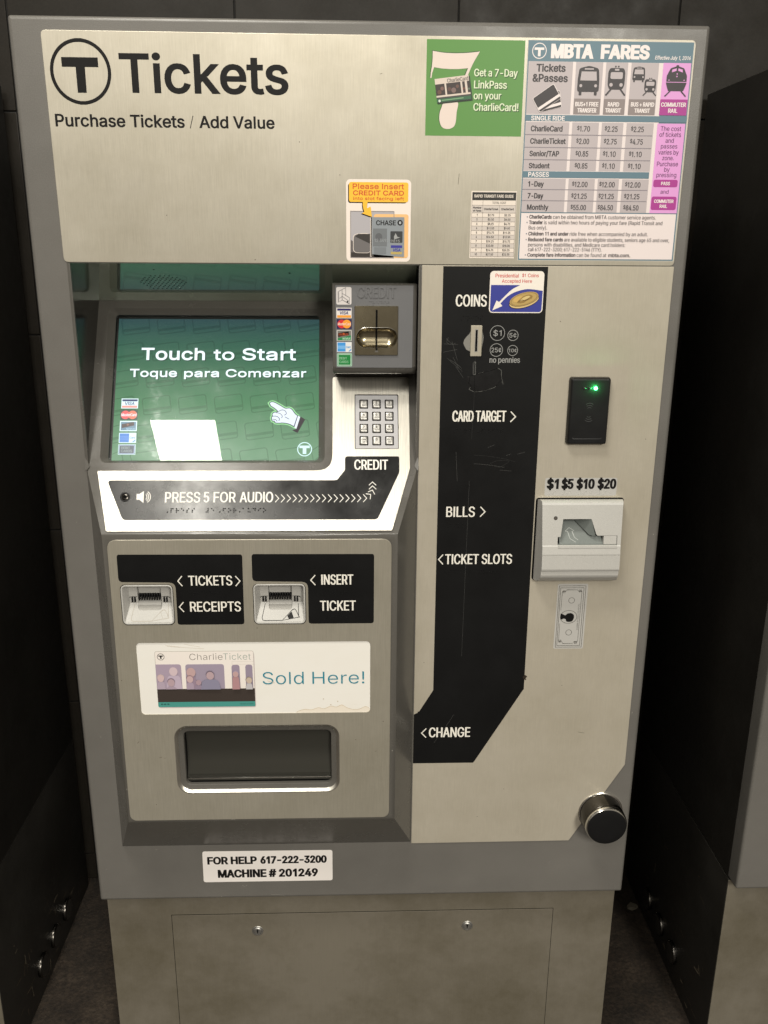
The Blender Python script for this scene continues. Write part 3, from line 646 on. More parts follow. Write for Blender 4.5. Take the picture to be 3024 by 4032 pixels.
SLATE = ink(92, 122, 136); LILAC = ink(186, 176, 178); PAPER = ink(234, 222, 220); PINK = ink(226, 158, 218); MAG = ink(170, 48, 142)
TAUPE = ink(138, 126, 124); DK = ink(44, 38, 42); WARMW = ink(240, 230, 228); DKP = ink(96, 40, 92); SL2 = ink(118, 126, 140)
A = Art(F0, 1.3)
A.rect(200.2, 997.8, 406.2, 1256.4, ink(206, 200, 190), 1)
A.rect(201.0, 998.5, 405.2, 1255.8, SLATE, 2)
A.rect(202.4, 1000.0, 403.6, 1056.3, PAPER, 3)                     # notes
A.rect(202.3, 1057.6, 366.5, 1232.6, PAPER, 3)
A.rect(366.5, 1057.6, 370, 1232.6, PAPER, 3)
A.rect(201.8, 1165.3, 405.2, 1172.4, SLATE, 5); A.rect(202.2, 1099.0, 363.6, 1106.7, SLATE, 5)
A.ring(214.8, 1244.2, 8.9, 1.0, WARMW, 3, 40)
A.poly([(208.8, 1247.9), (208.8, 1245.2), (213.2, 1245.2), (213.2, 1238.2), (216.4, 1238.2), (216.4, 1245.2), (220.6, 1245.2), (220.6, 1247.9)][::-1], WARMW, 3)
A.text('MBTA', 229.2, 1236.2, 281.6, 1252.2, WARMW, 3, sw=.28); A.text('FARES', 290.6, 1236.2, 351.2, 1252.2, WARMW, 3, sw=.28)
A.text('Effective July 1, 2016', 358.4, 1236.4, 403, 1240.6, WARMW, 3, sw=.16, slant=.12)
COLS = ((202.4, 257.2), (261.0, 294.6), (298.4, 325.6), (329.8, 364.0))
for k, (u0, u1) in enumerate(COLS):
    A.rect(u0, 1173.4, u1, 1232.5, LILAC, 4)
    if k: A.rect(u0 + .2, 1173.4, u1 - .4, 1191.4, TAUPE, 5)
    for v0, v1 in ((1150, 1164.2), (1135.2, 1149), (1120.8, 1134.2), (1107.4, 1119.8), (1085.4, 1098), (1072.2, 1084.4), (1057.8, 1071)):
        A.rect(u0, v0, u1, v1, LILAC, 4)
for v in (1149.5, 1134.7, 1120.3, 1084.9, 1071.5): A.rect(202.3, v - .45, 363.6, v + .45, ink(138, 130, 138), 5)
A.rect(369.4, 1173.5, 404, 1232.8, PINK, 4); A.rect(369.4, 1173.5, 403.8, 1191.8, MAG, 5)
A.rect(368.6, 1057.4, 404, 1164, PINK, 4)
A.text('Tickets', 212.2, 1221.2, 248.3, 1229.8, DK, 6, sw=.21); A.text('&Passes', 208, 1209.8, 251.8, 1218.6, DK, 6, sw=.21)
def card_icon(pts, lay):
    A.poly(rounded(pts, 1.6), ink(236, 226, 224), lay); cx = sum(p[0] for p in pts) / 4; cy = sum(p[1] for p in pts) / 4
    q = [(cx + (u - cx) * .955, cy + (v - cy) * .955) for u, v in pts]; A.poly(rounded(q, 1.4), DK, lay + 1)
    mix_ = lambda a, b, t: (a[0] * (1 - t) + b[0] * t, a[1] * (1 - t) + b[1] * t)
    A.poly([mix_(q[0], q[3], .13), mix_(q[1], q[2], .13), mix_(q[1], q[2], .30), mix_(q[0], q[3], .30)], ink(236, 226, 224), lay + 2)
card_icon([(221.5, 1175.2), (246.4, 1181.4), (242.6, 1200.6), (219, 1192)], 6)
card_icon([(219.0, 1174.8), (245.4, 1191.6), (234.6, 1208), (208.9, 1190.6)], 9)
def bus_icon(u, v, w, h, lay=6, bg=LILAC):
    X = lambda a: u + a * w; Y = lambda b: v + b * h
    A.poly(rounded([(X(.02), Y(.12)), (X(.98), Y(.12)), (X(.98), Y(.55)), (X(.93), Y(.93)), (X(.5), Y(1.02)), (X(.07), Y(.93)), (X(.02), Y(.55))], w * .10), DK, lay)
    A.rect(X(.10), Y(0), X(.22), Y(.2), DK, lay + 1, r=w * .03); A.rect(X(.78), Y(0), X(.90), Y(.2), DK, lay + 1, r=w * .03)
    A.poly([(X(.13), Y(.51)), (X(.87), Y(.51)), (X(.83), Y(.82)), (X(.17), Y(.82))], bg, lay + 2)
    A.rect(X(.30), Y(.885), X(.70), Y(.93), bg, lay + 2)
    for c in (.17, .83): A.disc(X(c), Y(.33), w * .065, bg, lay + 2, 14)
def tram_icon(u, v, w, h, lay=6, bg=LILAC):
    X = lambda a: u + a * w; Y = lambda b: v + b * h
    A.poly(rounded([(X(.14), Y(.2)), (X(.86), Y(.2)), (X(.97), Y(.36)), (X(.97), Y(.80)), (X(.88), Y(.93)), (X(.12), Y(.93)), (X(.03), Y(.80)), (X(.03), Y(.36))], w * .1), DK, lay)
    for s in (0, 1):
        q = lambda a: X(1 - a) if s else X(a)
        A.line([(q(.26), Y(.23)), (q(-.04), Y(0))], w * .085, DK, lay + 1); A.disc(q(.42), Y(.98), w * .045, DK, lay + 1, 12)
        A.disc(q(.22), Y(.36), w * .095, bg, lay + 2, 14)
    A.rect(X(.16), Y(.56), X(.84), Y(.79), bg, lay + 2, r=w * .08); A.rect(X(.38), Y(.84), X(.62), Y(.90), bg, lay + 2)
bus_icon(263.6, 1195.2, 28, 32.6); tram_icon(301, 1195.4, 22.4, 33.2)
bus_icon(331.8, 1210.9, 16, 17.2); tram_icon(347.4, 1195.6, 15.2, 20)
X = lambda a: 374.2 + a * 26.4; Y = lambda b: 1195.2 + b * 35.2
A.poly(rounded([(X(.14), Y(.17)), (X(.86), Y(.17)), (X(.98), Y(.40)), (X(.98), Y(.66)), (X(.82), Y(.9)), (X(.58), Y(.96)), (X(.42), Y(.96)), (X(.18), Y(.9)), (X(.02), Y(.66)), (X(.02), Y(.40))], 1.2), DK, 6)
A.rect(X(.44), Y(.9), X(.56), Y(1.0), DK, 7)
for s in (0, 1):
    q = lambda a: X(1 - a) if s else X(a)
    A.line([(q(.25), Y(.18)), (q(.0), Y(0))], 1.5, DK, 7)
    A.poly(ccw([(q(.24), Y(.77)), (q(.46), Y(.82)), (q(.46), Y(.90)), (q(.26), Y(.86))]), PINK, 8); A.disc(q(.14), Y(.52), .7, PINK, 8, 10)
A.rect(X(.0), Y(.445), X(1.0), Y(.465), PINK, 8); A.disc(X(.5), Y(.72), .8, PINK, 8, 10); A.disc(X(.5), Y(.64), .8, PINK, 8, 10)
for t, u0, v0, u1, v1 in (('BUS+1 FREE', 263, 1182.6, 292, 1187.6), ('TRANSFER', 266, 1175.5, 290, 1180.5), ('RAPID', 303.8, 1182.7, 318.2, 1187.7), ('TRANSIT', 301, 1175.8, 321, 1180.8),
                          ('BUS + RAPID', 332.8, 1183, 362.2, 1188), ('TRANSIT', 337.8, 1176, 357.4, 1180.9), ('COMMUTER', 370.8, 1183.3, 402.2, 1188.2), ('RAIL', 380.4, 1176.4, 392.2, 1181.3)):
    A.text(t, u0, v0, u1, v1, WARMW, 7, sw=.2)
A.text('SINGLE RIDE', 208.8, 1165.9, 251, 1171.2, WARMW, 6, sw=.2); A.text('PASSES', 208.8, 1100.1, 235.2, 1105.6, WARMW, 6, sw=.2)
for t, u0, v0, u1, v1 in (('CharlieCard', 209, 1153.4, 249, 1159.9), ('CharlieTicket', 209, 1139, 254, 1145.4), ('Senior/TAP', 209, 1124.4, 246.6, 1130.7), ('Student', 208.9, 1110.2, 235.4, 1116.4),
                          ('1-Day', 209.4, 1088.4, 229.3, 1094.8), ('7-Day', 209.4, 1074.2, 229.5, 1080.6), ('Monthly', 209.3, 1060.4, 236.9, 1066.8)):
    A.text(t, u0, v0, u1, v1, DK, 6, sw=.19)
for (p, v) in ((('1.70', '2.25', '2.25'), 1153.8), (('2.00', '2.75', '4.75'), 1139.2), (('0.85', '1.10', '1.10'), 1124.6), (('0.85', '1.10', '1.10'), 1110.4), (('12.00', '12.00', '12.00'), 1088.3), (('21.25', '21.25', '21.25'), 1074.2), (('55.00', '84.50', '84.50'), 1060.5)):
    for k, (s, c) in enumerate(zip(p, (277, 312, 345.2))):
        w = 12.6 if len(s) == 4 else 16.2
        A.text('$', c - w / 2 - 3.4, v + 1.8, c - w / 2 - .3, v + 6.2, DK, 6, sw=.15); A.text(s, c - w / 2 + .1, v, c + w / 2 + .4, v + 6.3, DK, 6, sw=.145)
for t, c, w, v, h in (('The cost', 386.2, 26, 1155.6, 5.3), ('of tickets', 386.1, 27.6, 1148.7, 5.3), ('and', 386, 10.6, 1141.8, 5.3), ('passes', 386, 21, 1135.2, 3.9), ('varies by', 386, 26, 1128, 5.3), ('zone.', 386, 14.6, 1121.4, 3.9),
                      ('Purchase', 386, 27, 1114.2, 5.3), ('by', 386, 7, 1107.6, 5.3), ('pressing', 386, 25.6, 1101.2, 3.9), ('and', 385.6, 10.4, 1081.2, 4.8)):
    A.text(t, c - w / 2, v, c + w / 2, v + h, DKP, 6, sw=.13)
A.rect(370.2, 1089.1, 401.4, 1098, MAG, 5, r=2.2); A.text('PASS', 380.2, 1091.4, 391.6, 1095.5, WARMW, 6, sw=.2)
A.rect(369.6, 1061.4, 402, 1077.7, MAG, 5, r=2.4); A.text('COMMUTER', 373.2, 1070, 398.4, 1074.1, WARMW, 6, sw=.2); A.text('RAIL', 380.9, 1063.9, 390.8, 1068, WARMW, 6, sw=.2)
NT = ink(58, 50, 54)
for b, t, u0, um, u1, v, h, dot in (('CharlieCards', 'can be obtained from MBTA customer service agents.', 213, 243.6, 377.4, 1049.7, 4.5, 1), ('Transfer', 'is valid within two hours of paying your fare (Rapid Transit and', 213, 232.4, 386.6, 1042.9, 4.5, 1),
                               ('', 'Bus only).', 212.8, 212.8, 236.8, 1036.4, 4.5, 0), ('Children 11 and under', 'ride free when accompanied by an adult.', 212.9, 266.8, 368.8, 1029, 4.5, 1), ('Reduced fare cards', 'are available to eligible students, seniors age 65 and over,', 213, 260, 397.8, 1021.8, 4.5, 1),
                               ('', 'persons with disabilities, and Medicare card holders:', 213.3, 213.3, 340.4, 1015.4, 4.5, 0), ('', 'call 617-222-3200; 617-222-5146 (TTY).', 213.5, 213.5, 309.9, 1009.5, 4.5, 0), ('Complete fare information', 'can be found at', 213, 277.6, 316.6, 1002.7, 4.5, 1)):
    if b: A.text(b, u0, v, um - 1.6, v + h, NT, 6, sw=.19)
    A.text(t, um if b else u0, v, u1, v + h, NT, 6, sw=.125)
    if dot: A.disc(210.4, v + 2.1, .75, SL2, 6, 12)
A.text('mbta.com.', 319.4, 1002.7, 348.2, 1007.2, NT, 6, sw=.19)
A.build('fare_chart', tm, label='large fare table with slate bands and a pink column')

A = Art(F0, 1.3); PG = ink(206, 196, 188); GL = ink(150, 140, 132); PT = ink(232, 220, 208)
A.rect(137.3, 1000.3, 195.7, 1082.6, PT, 1)
A.rect(138.6, 1071.4, 194.9, 1081, ink(26, 24, 22), 2); A.text('RAPID TRANSIT FARE GUIDE', 141.3, 1074.6, 191.6, 1078.2, PT, 3, sw=.17)
A.rect(138.6, 1056.4, 195, 1065.4, PG, 2)
rows = [1056.2 - 5.38 * k for k in range(11)]
for k in range(10):
    if k % 2: A.rect(138.6, rows[k + 1], 195, rows[k], PG, 2)
    A.rect(138.6, rows[k] - .2, 195, rows[k] + .2, GL, 3)
    v = rows[k + 1] + 1.45
    A.text(str(k + 1), 145.4 - (1.2 if k == 9 else .55), v, 145.4 + (1.7 if k == 9 else .75), v + 2.65, DK, 4, sw=.15)
    for c, pr in ((163.4, 2.75), (184.7, 2.25)):
        s = '$%.2f' % (pr * (k + 1)); w = 7.9 if len(s) == 5 else 9.5
        A.text(s, c - w / 2, v, c + w / 2, v + 2.65, DK, 4, sw=.15)
A.rect(138.6, 1065.2, 195, 1065.6, GL, 3); A.rect(138.6, 1002.2, 195, 1002.6, GL, 3)
for u, v1 in ((152.5, 1071.2), (174.2, 1065.4), (138.5, 1071.4), (194.9, 1071.4)): A.rect(u - .2, 1002.2, u + .2, v1, GL, 3)
A.text('TOTAL COST', 164.6, 1067.1, 182.3, 1069.8, ink(80, 74, 68), 3, sw=.13)
A.text('Number', 140.1, 1061.3, 150.8, 1063.7, DK, 4, sw=.2); A.text('of Fares', 140, 1057.6, 150.8, 1060, DK, 4, sw=.2)
A.text('CharlieTicket', 154, 1059.6, 172.4, 1062.1, DK, 4, sw=.19); A.text('CharlieCard', 176.2, 1059.6, 192.4, 1062.1, DK, 4, sw=.19)
A.build('fare_guide', tm, label='narrow fare table with a black heading')

A = Art(F0, 1.3); YEL = ink(244, 190, 52); ORR = ink(206, 84, 34); STW = ink(238, 226, 216)
A.rect(-22.3, 995.2, 60.3, 1095.2, STW, 1, r=5.5)
A.rect(-19.8, 1066.8, 54.6, 1090, INKBLK, 2, r=2.6); A.rect(-18.6, 1068, 56.7, 1091.8, YEL, 3, r=2.6)
stem = [(-1, 1069), (-1.2, 1064), (-.4, 1060), (.9, 1056.3), (-2.3, 1054.4), (10.6, 1050.2), (8.9, 1062.6), (6.6, 1061.8), (5.6, 1060.2), (4.2, 1061.4), (4.4, 1064.4), (5.2, 1069)]
A.poly([(u - 1, v - 1) for u, v in stem], INKBLK, 5); A.poly(stem, YEL, 6)
A.text('Please Insert', -13.9, 1083.6, 51.3, 1090, ORR, 4, sw=.2); A.text('CREDIT CARD', -13.5, 1076, 51.2, 1081.9, ORR, 4, sw=.22); A.text('into slot facing left', -13.3, 1070.4, 51.3, 1074.2, ORR, 4, sw=.21)
A.rect(-17.2, 999.6, 39.2, 1056.8, ink(176, 172, 176), 2); A.rect(-16.8, 999.6, 39.0, 1006.5, ink(52, 46, 42), 3); A.poly([(-16.8, 1006.5), (9, 1006.5), (-16.8, 1022)], ink(96, 90, 90), 3)
A.frame(-17.2, 999.6, 39.2, 1057.3, .8, ink(150, 142, 140), 4)
A.poly(rounded([(9, 1030), (-2, 1030), (-13.6, 1029), (-13.6, 1006), (-2, 1005.6), (9, 1005.6)], 11), STW, 4)
A.poly(rounded([(9, 1029.4), (-2, 1029.4), (-13, 1028.4), (-13, 1006.6), (-2, 1006.2), (9, 1006.2)], 11), ink(108, 104, 104), 5)
A.poly([(9, 1029.4), (-7, 1029.3), (-11, 1026), (9, 1017)], ink(52, 48, 46), 6)
A.rect(8.4, 1001.4, 10.6, 1049.6, STW, 7); A.rect(9.1, 1002, 10.3, 1049.6, INKBLK, 8)
A.rect(13, 999.9, 57.4, 1053.6, ink(240, 190, 128), 3, r=3)
A.poly([(10.4, 1049.8), (10.9, 1004.4), (39, 1002), (52.3, 1001.1), (52, 1050)][::-1], ink(138, 144, 150), 7)
A.rect(12, 1014, 30, 1036, ink(112, 116, 120), 8); A.rect(13.5, 1004.5, 29, 1013, ink(120, 125, 130), 8); A.disc(19.5, 1026, 4.4, ink(92, 94, 98), 9)
A.text('CHASE', 15.9, 1040, 41.3, 1046, INKBLK, 8, sw=.2)
A.disc(46.7, 1043.2, 3.6, INKBLK, 8, 8); A.rect(45.3, 1041.6, 48.1, 1044.8, ink(170, 174, 178), 9)
A.rect(34.4, 1018.6, 50, 1032.8, ink(52, 54, 56), 8, r=.8); A.poly([(39.5, 1022.5), (43, 1024), (47, 1025), (43.5, 1026), (41, 1030.5), (39, 1026)], ink(158, 160, 160), 9)
A.text('9815', 35.2, 1019.2, 46.4, 1022.4, ink(170, 172, 172), 10, sw=.14); A.text('12 3492', 14, 1019.4, 32, 1023.4, ink(160, 164, 168), 10, sw=.12)
A.rect(35.1, 1012.3, 49.7, 1015.5, ink(52, 50, 146), 8); A.text('VISA', 37.4, 1007.6, 48.2, 1011.7, ink(58, 60, 150), 8, sw=.2, slant=.15); A.rect(35.1, 1004.4, 49.7, 1007.4, ink(186, 164, 96), 8)
A.build('card_sticker', tm, label='white sticker with a yellow speech box and a drawn bank card')

# ------------------------------------------------------------------ payment plate at the right
pp = MB(); pp.slab(F0, rounded([(76.2, 101.6), (329.4, 102.4), (408.6, 241), (407.9, 991.1), (76.2, 990.9)], [1, 1, 1, 1, 1]), 0.1, 1.3, STEEL2, bev=.4)
pay = pp.build('payment_plate', tm)
A = Art(F0, 1.3)
A.poly(rounded([(103.8, 989.7), (104.9, 374), (82.8, 336.8), (76.4, 333), (76.4, 248), (170.4, 248.2), (242.3, 375), (241.5, 990)], [0, 0, 3, 0, 0, 2, 0, 0]), BLACKV, 1)
A.build('black_stripe', pay)
A = Art(F0, 1.45); LET = ink(236, 232, 222); GRY = ink(150, 150, 148)
A.text('COINS', 121.3, 938.9, 162.6, 954, LET, 1, sw=.15); A.build('lettering', pay); A = Art(F0, 1.45)
A.text('CARD TARGET', 121.4, 784.7, 195.6, 799.8, LET, 1, sw=.15); A.chev(201.6, 784.2, 208.5, 798.6, 1.5, LET, 1); A.build('lettering', pay); A = Art(F0, 1.45)
A.text('BILLS', 116.8, 647.7, 157.6, 662.9, LET, 1, sw=.15); A.chev(165.2, 647.9, 172, 662.6, 1.5, LET, 1); A.build('lettering', pay); A = Art(F0, 1.45)
A.text('TICKET SLOTS', 117.2, 576.4, 214, 591.6, LET, 1, sw=.15); A.chev(114.2, 576.2, 107.8, 591.2, 1.5, LET, 1); A.build('lettering', pay); A = Art(F0, 1.45)
A.text('CHANGE', 99.9, 293.6, 163.4, 310.4, LET, 1, sw=.15); A.chev(95.8, 293.2, 88.7, 308.9, 1.5, LET, 1); A.build('lettering', pay); A = Art(F0, 1.45)
for cx, cy, r, t, w, h in ((178.5, 904.4, 10.1, '$1', 11, 7.4), (199.4, 901.5, 7.3, '5¢', 9.6, 6), (178, 882, 8.8, '25¢', 13.6, 6.2), (200, 881.5, 7.1, '10¢', 10.6, 4.8)):
    A.ring(cx, cy, r, .75, GRY, 1); A.text(t, cx - w / 2, cy - h / 2, cx + w / 2, cy + h / 2, GRY, 1, sw=.16)
A.text('no pennies', 169.4, 865.1, 210.6, 871, GRY, 1, sw=.155)
A.build('coin_values', pay); A = Art(F0, 1.45)
for t, u, v in ((',card ,target', 122, 774.5), (',bills', 118, 637), (',ticket ,slots', 118, 567), (',change', 105, 284), (',coins', 127, 926)):
    A = Art(F0, 1.45); A.braille(t, u, v, BLACKV, r=.7, h=.5); A.build('braille', pay)
A = Art(F0, 1.45); SC = ink(84, 84, 82); SC2 = ink(50, 50, 49)
for p in ([(110, 897), (118, 890), (123, 891)], [(107, 890), (126, 889)], [(106.6, 879), (125, 882.5)], [(113, 898.5), (111, 892), (116, 889)], [(116, 869), (127, 862), (132, 857)], [(112, 871), (133, 853.5)], [(120, 872), (128, 858)], [(118, 893), (126, 868)], [(124, 860), (134.5, 845)],
          [(153, 737.6), (176, 735.6), (196, 732), (211.3, 728)], [(153.5, 725.3), (170, 723.8), (196.6, 720)], [(190, 716), (206.6, 714.6)], [(176, 725), (186, 729.5), (202, 729), (197, 724), (188, 720), (176, 725)], [(198, 737), (205, 739)], [(214, 739), (224, 741.5)], [(172, 748), (181, 752)],
          [(150, 872), (150, 846), (150.4, 820), (149, 760)], [(147, 865), (147.2, 849)], [(148, 700), (147, 560), (146, 430)], [(108, 284), (128, 316), (137, 332)], [(128, 742), (131, 700)]):
    A.line(spline(p, 4), .26 if p[0][0] != 148 else .2, SC if len(p) < 4 else SC2, 1)
A.line([(141, 845.7), (150, 849), (161, 852), (172, 854.5), (181, 858), (186, 855), (186.5, 846), (189.5, 836), (186, 841), (178, 832), (170, 829), (158, 826), (150, 826), (143, 829), (146, 834), (142, 838), (144, 843)], .4, ink(116, 116, 112), 1, closed=True)
A.poly(spline([(141, 845.7), (161, 852), (181, 858), (186.5, 846), (186, 838), (170, 829), (150, 826), (144, 834)], 3, closed=True)[::-1], BLACKG, 1)
A.line([(148.6, 866), (148.4, 858), (148.8, 849), (151, 849), (150.8, 858), (150.8, 866)], .35, ink(130, 130, 126), 2, closed=True)
A.poly(spline([(243, 398), (246, 395.6), (244, 393), (245, 390), (242, 391), (239.5, 394.5), (241, 397)], 3, closed=True)[::-1], ink(46, 38, 30), 3)
A.build('scratches', pay)

# torn patch and coin slot
A = Art(F0, 1.45)
A.poly([(143, 907.5), (140.8, 903), (137.6, 900), (134.2, 895.4), (133.2, 891), (134.6, 887.6), (137.4, 882.6), (140, 881.4), (143, 880)], ink(128, 126, 120), 2)
A.poly([(158, 907.6), (160.1, 899), (159.6, 893), (158, 884)][::-1], ink(128, 126, 120), 2)
m = A
m.slab(F0, rr(142.7, 873.8, 157.6, 914.5, 1.0), 1.3, 4.2, STEEL2, bev=.6)
m.sheet(F0, [rr(148.2, 879.6, 152.4, 909.6, .6)], 4.32, KEYMET); m.sheet(F0, [rr(148.9, 880.4, 151.6, 908.8, .4)], 4.44, HOLE)
m.build('coin_slot', pay)

# coin sticker
A = Art(F0, 1.45); BLU = ink(48, 56, 146); RED = ink(206, 62, 60); WS = ink(240, 232, 222)
A.rect(165.6, 930.8, 237, 984.4, WS, 2, r=5)
A.poly(rounded([(167, 932), (235.6, 932), (236, 966.6), (167.2, 966.6)], [4, 4, 0, 0]), BLU, 3)
swoosh = spline([(206.5, 966.9), (195.9, 961.4), (187, 953.4), (178.8, 944.7)], 4) + [(175.3, 946.8), (170.3, 934), (183.3, 939.7), (180.6, 943)] + spline([(180.6, 943), (189, 951.6), (199.1, 957.6), (211.2, 961), (221, 961.4), (236.2, 959.4)], 4)[1:] + [(236.4, 966.9)]
A.poly(swoosh, WS, 4)
for t, u0, v0, u1, v1 in (('Presidential', 172.6, 976.2, 203.1, 980.9), ('$1', 207.7, 977, 212.3, 981), ('Coins', 215.2, 976.7, 229.6, 981.2), ('Accepted', 181.3, 969.6, 206, 973.9), ('Here', 208.3, 969.6, 221, 973.9)):
    A.text(t, u0, v0, u1, v1, RED, 3, sw=.16)
def ell(cx, cy, a, b, ang, n=40): return [(cx + a * math.cos(t) * math.cos(ang) - b * math.sin(t) * math.sin(ang), cy + a * math.cos(t) * math.sin(ang) + b * math.sin(t) * math.cos(ang)) for t in [2 * math.pi * k / n for k in range(n)]]
GO = (186, 156, 92)
A.poly(ell(211.7, 946.0, 20.6, 8.6, .27), ink(24, 26, 70), 5); A.poly(ell(211.8, 946.4, 19.8, 8.2, .27), ink(214, 186, 128), 6); A.poly(ell(211.6, 948.6, 19.8, 8.3, .27), ink(92, 70, 36), 7)
A.poly(ell(211.6, 949, 19.4, 8.1, .27), ink(*GO), 8); A.put([ell(211.6, 949, 18.2, 7.3, .27), ell(211.6, 949, 17.2, 6.8, .27)[::-1]], ink(150, 122, 66), 9)
A.poly(ell(204, 948.4, 7, 3.6, .3), ink(206, 170, 96), 9)
A.poly(spline([(202.5, 944.3), (206, 948.6), (211, 952.6), (218, 954.6), (222.6, 952.8), (221, 949.6), (216, 947.6), (212, 944.8), (207, 943.6)], 4, closed=True)[::-1], ink(150, 118, 58), 10)
A.poly(spline([(206, 946), (210, 950.4), (216, 953), (219.6, 952.4), (217, 950), (212, 947.6)], 4, closed=True)[::-1], ink(214, 190, 128), 11)
A.line(spline([(204, 945.4), (209, 947.6), (213, 947), (218, 949.6)], 4), .6, ink(110, 82, 38), 12)
A.build('coin_sticker', tm, label='blue and white coin sticker with a gold coin')

# card target reader
cr = MB(); lp = lambda ins, w: [F0(u, v, w) for u, v in rr(279.4 + ins, 753.6 + ins, 335.4 - ins, 846.6 - ins, 3.5 - ins * .5)]
cr.loft([lp(0, 1.3), lp(.6, 6.5), lp(1.2, 9.2), lp(2.4, 10.6), lp(3.4, 10.8)], BLACKP, cap1=True)
cro = cr.build('card_target', tm)
for k, u in enumerate((299.0, 306.4, 314.0)):
    b = MB(); c = lambda r, w: [F0(a, v, w) for a, v in circ(u, 832.2, r, 20)]
    mm = emit('green_led', (0.05, 1.0, 0.18), 30.0) if k == 2 else principled('unlit_led', (.03, .035, .03), .3)[0]
    s_ = 1.25 if k == 2 else 1; b.loft([c(1.9 * s_, 10.8), c(1.8 * s_, 11.3), c(1.2 * s_, 11.7), c(.4, 11.9)], mm, cap1=True)
    b.build('indicator_light', cro)
gl = bpy.data.lights.new('green_glow', 'POINT'); gl.energy = 0.03; gl.color = (.05, 1, .2); gl.shadow_soft_size = .002
go = bpy.data.objects.new('green_glow', gl); COL.objects.link(go); go.location = F0(314, 832.2, 15.5)
A = Art(F0, 10.8); GROV = ink(74, 74, 75)
for r in (6.6, 9.6, 12.6):
    for a0 in (60, 240):
        A.line([(307.3 + r * .8 * math.cos(math.radians(a0 + 60 * k / 10)), 799.3 + r * math.sin(math.radians(a0 + 60 * k / 10))) for k in range(11)], .55, GROV, 1)
A.build('wave_mark', cro); A = Art(F0, 10.8)
A.line([(287, 764), (288, 762.5), (326, 762.5), (327, 764)], .5, GROV, 1)
A.build('finger_groove', cro)

# bill denominations label, bill sketch sticker, help sticker
A = Art(F0, 1.3); SLV = ink(182, 180, 176, rough=.35)
A.rect(255, 678.5, 357.3, 704.5, SLV, 1, r=2.5)
for t, u0, u1 in (('$1', 257.6, 274.6), ('$5', 278.4, 295.6), ('$10', 299.6, 325.6), ('$20', 329.6, 356.4)):
    A.text(t, u0, 688.4, u1, 703.2, INKBLK, 2, sw=.24)
for t, u in (('#$a', 260), ('#$e', 280.5), ('#$aj', 303.5), ('#$bj', 331)): A.braille(t, u, 685.2, SLV, pitch=2.2, cell=5.4, r=.75, h=.5)
A.build('bill_label', tm)
A = Art(F0, 1.3); LN = ink(62, 58, 52)
A.poly(rounded([(282.7, 441), (327.4, 441), (328, 545), (283.4, 545)], 3), SLV, 1)
for i, (u0, v0, u1, v1, t) in enumerate(((285.4, 443.4, 325, 542, .6), (287.5, 446, 322.4, 538.9, .6))): A.frame(u0, v0, u1, v1, t, LN, 2)
A.line([(290.5, 533), (296, 533), (297, 535.4), (313, 535.4), (314.5, 533), (319.4, 533)], .5, LN, 2)
A.line([(290, 452.5), (295, 452.5), (296.5, 449.6), (311.5, 449.6), (313, 452.5), (318.5, 452.5)], .5, LN, 2)
A.line([(290.6, 533), (290.2, 503)], .5, LN, 2); A.line([(290, 482), (290, 452.5)], .5, LN, 2); A.line([(319.4, 533), (318.6, 452.5)], .5, LN, 2)
A.ring(305.2, 518.8, 4.6, .55, LN, 2); A.ring(304.3, 467.5, 4.6, .55, LN, 2)
A.put([circ(302.4, 492.5, 12.6, 40, 10.6), circ(302.4, 492.5, 12, 40, 10)[::-1]], LN, 2)
A.poly(spline([(290.4, 497.6), (294, 496.8), (297.4, 495.2), (300.6, 498), (306, 498.6), (310, 495.4), (310.4, 491), (308.4, 486), (304, 484.6), (299.4, 485.4), (298.4, 488.6), (295, 490), (292.6, 488.6), (290.4, 489.4)], 3, closed=True)[::-1], INKBLK, 3)
rot = lambda cx, cy: (lambda a, b: (cx + b, cy - a))
for cx, cy in ((293.2, 532.6), (317, 533.8), (292, 453.6), (315.6, 451.4)): A.text('$', -2.4, -1.9, 2.4, 1.9, LN, 3, sw=.16, map2=rot(cx, cy))
A.text('THE UNITED STATES OF AMERICA', -21, -1, 21, 1, LN, 3, sw=.1, map2=rot(316.4, 492.5))
A.build('bill_sticker', tm, label='silver sticker with an upright banknote outline')
A = Art(F0, 0.0)
A.poly(rounded([(-257, 33), (-50, 32.6), (-49.8, 90.7), (-256.4, 91.6)], 4), ink(236, 230, 226), 1)
A.text('FOR HELP', -249.4, 66.6, -170.5, 81, INKBLK, 2, sw=.25); A.text('617-222-3200', -165, 66.6, -59, 80.8, INKBLK, 2, sw=.25)
A.text('MACHINE # 201249', -233.8, 41, -73.4, 56.3, INKBLK, 2, sw=.25)
A.build('help_sticker', tm, label='white help sticker with two lines of black text')
def plate(self, F, outer, holes, w0, w1, mat, bev=.4):
    outer = ccw(outer); ins = miter(outer, -bev, -bev, 1)
    self.loft([[F(u, v, w0) for u, v in outer], [F(u, v, w1 - bev) for u, v in outer], [F(u, v, w1) for u, v in ins]], mat)
    hs = [ccw(h)[::-1] for h in holes]
    self.sheet(F, [ins] + hs, w1, mat)
    for h in hs: self.wall(F, h, w0, w1, mat)
MB.plate = plate
def art_wall(self, contours, h, mat, layer=1):
    """raised marks: flat top plus the little walls round it"""
    w = self.w + layer * self.STEP
    for c in contours: self.loft([[self.F(u, v, self.w) for u, v in c], [self.F(u, v, w + h) for u, v in c]], mat)
    for q in fill(contours, split=18): self.face([self.F(u, v, w + h) for u, v in q], mat)
Art.raised = art_wall

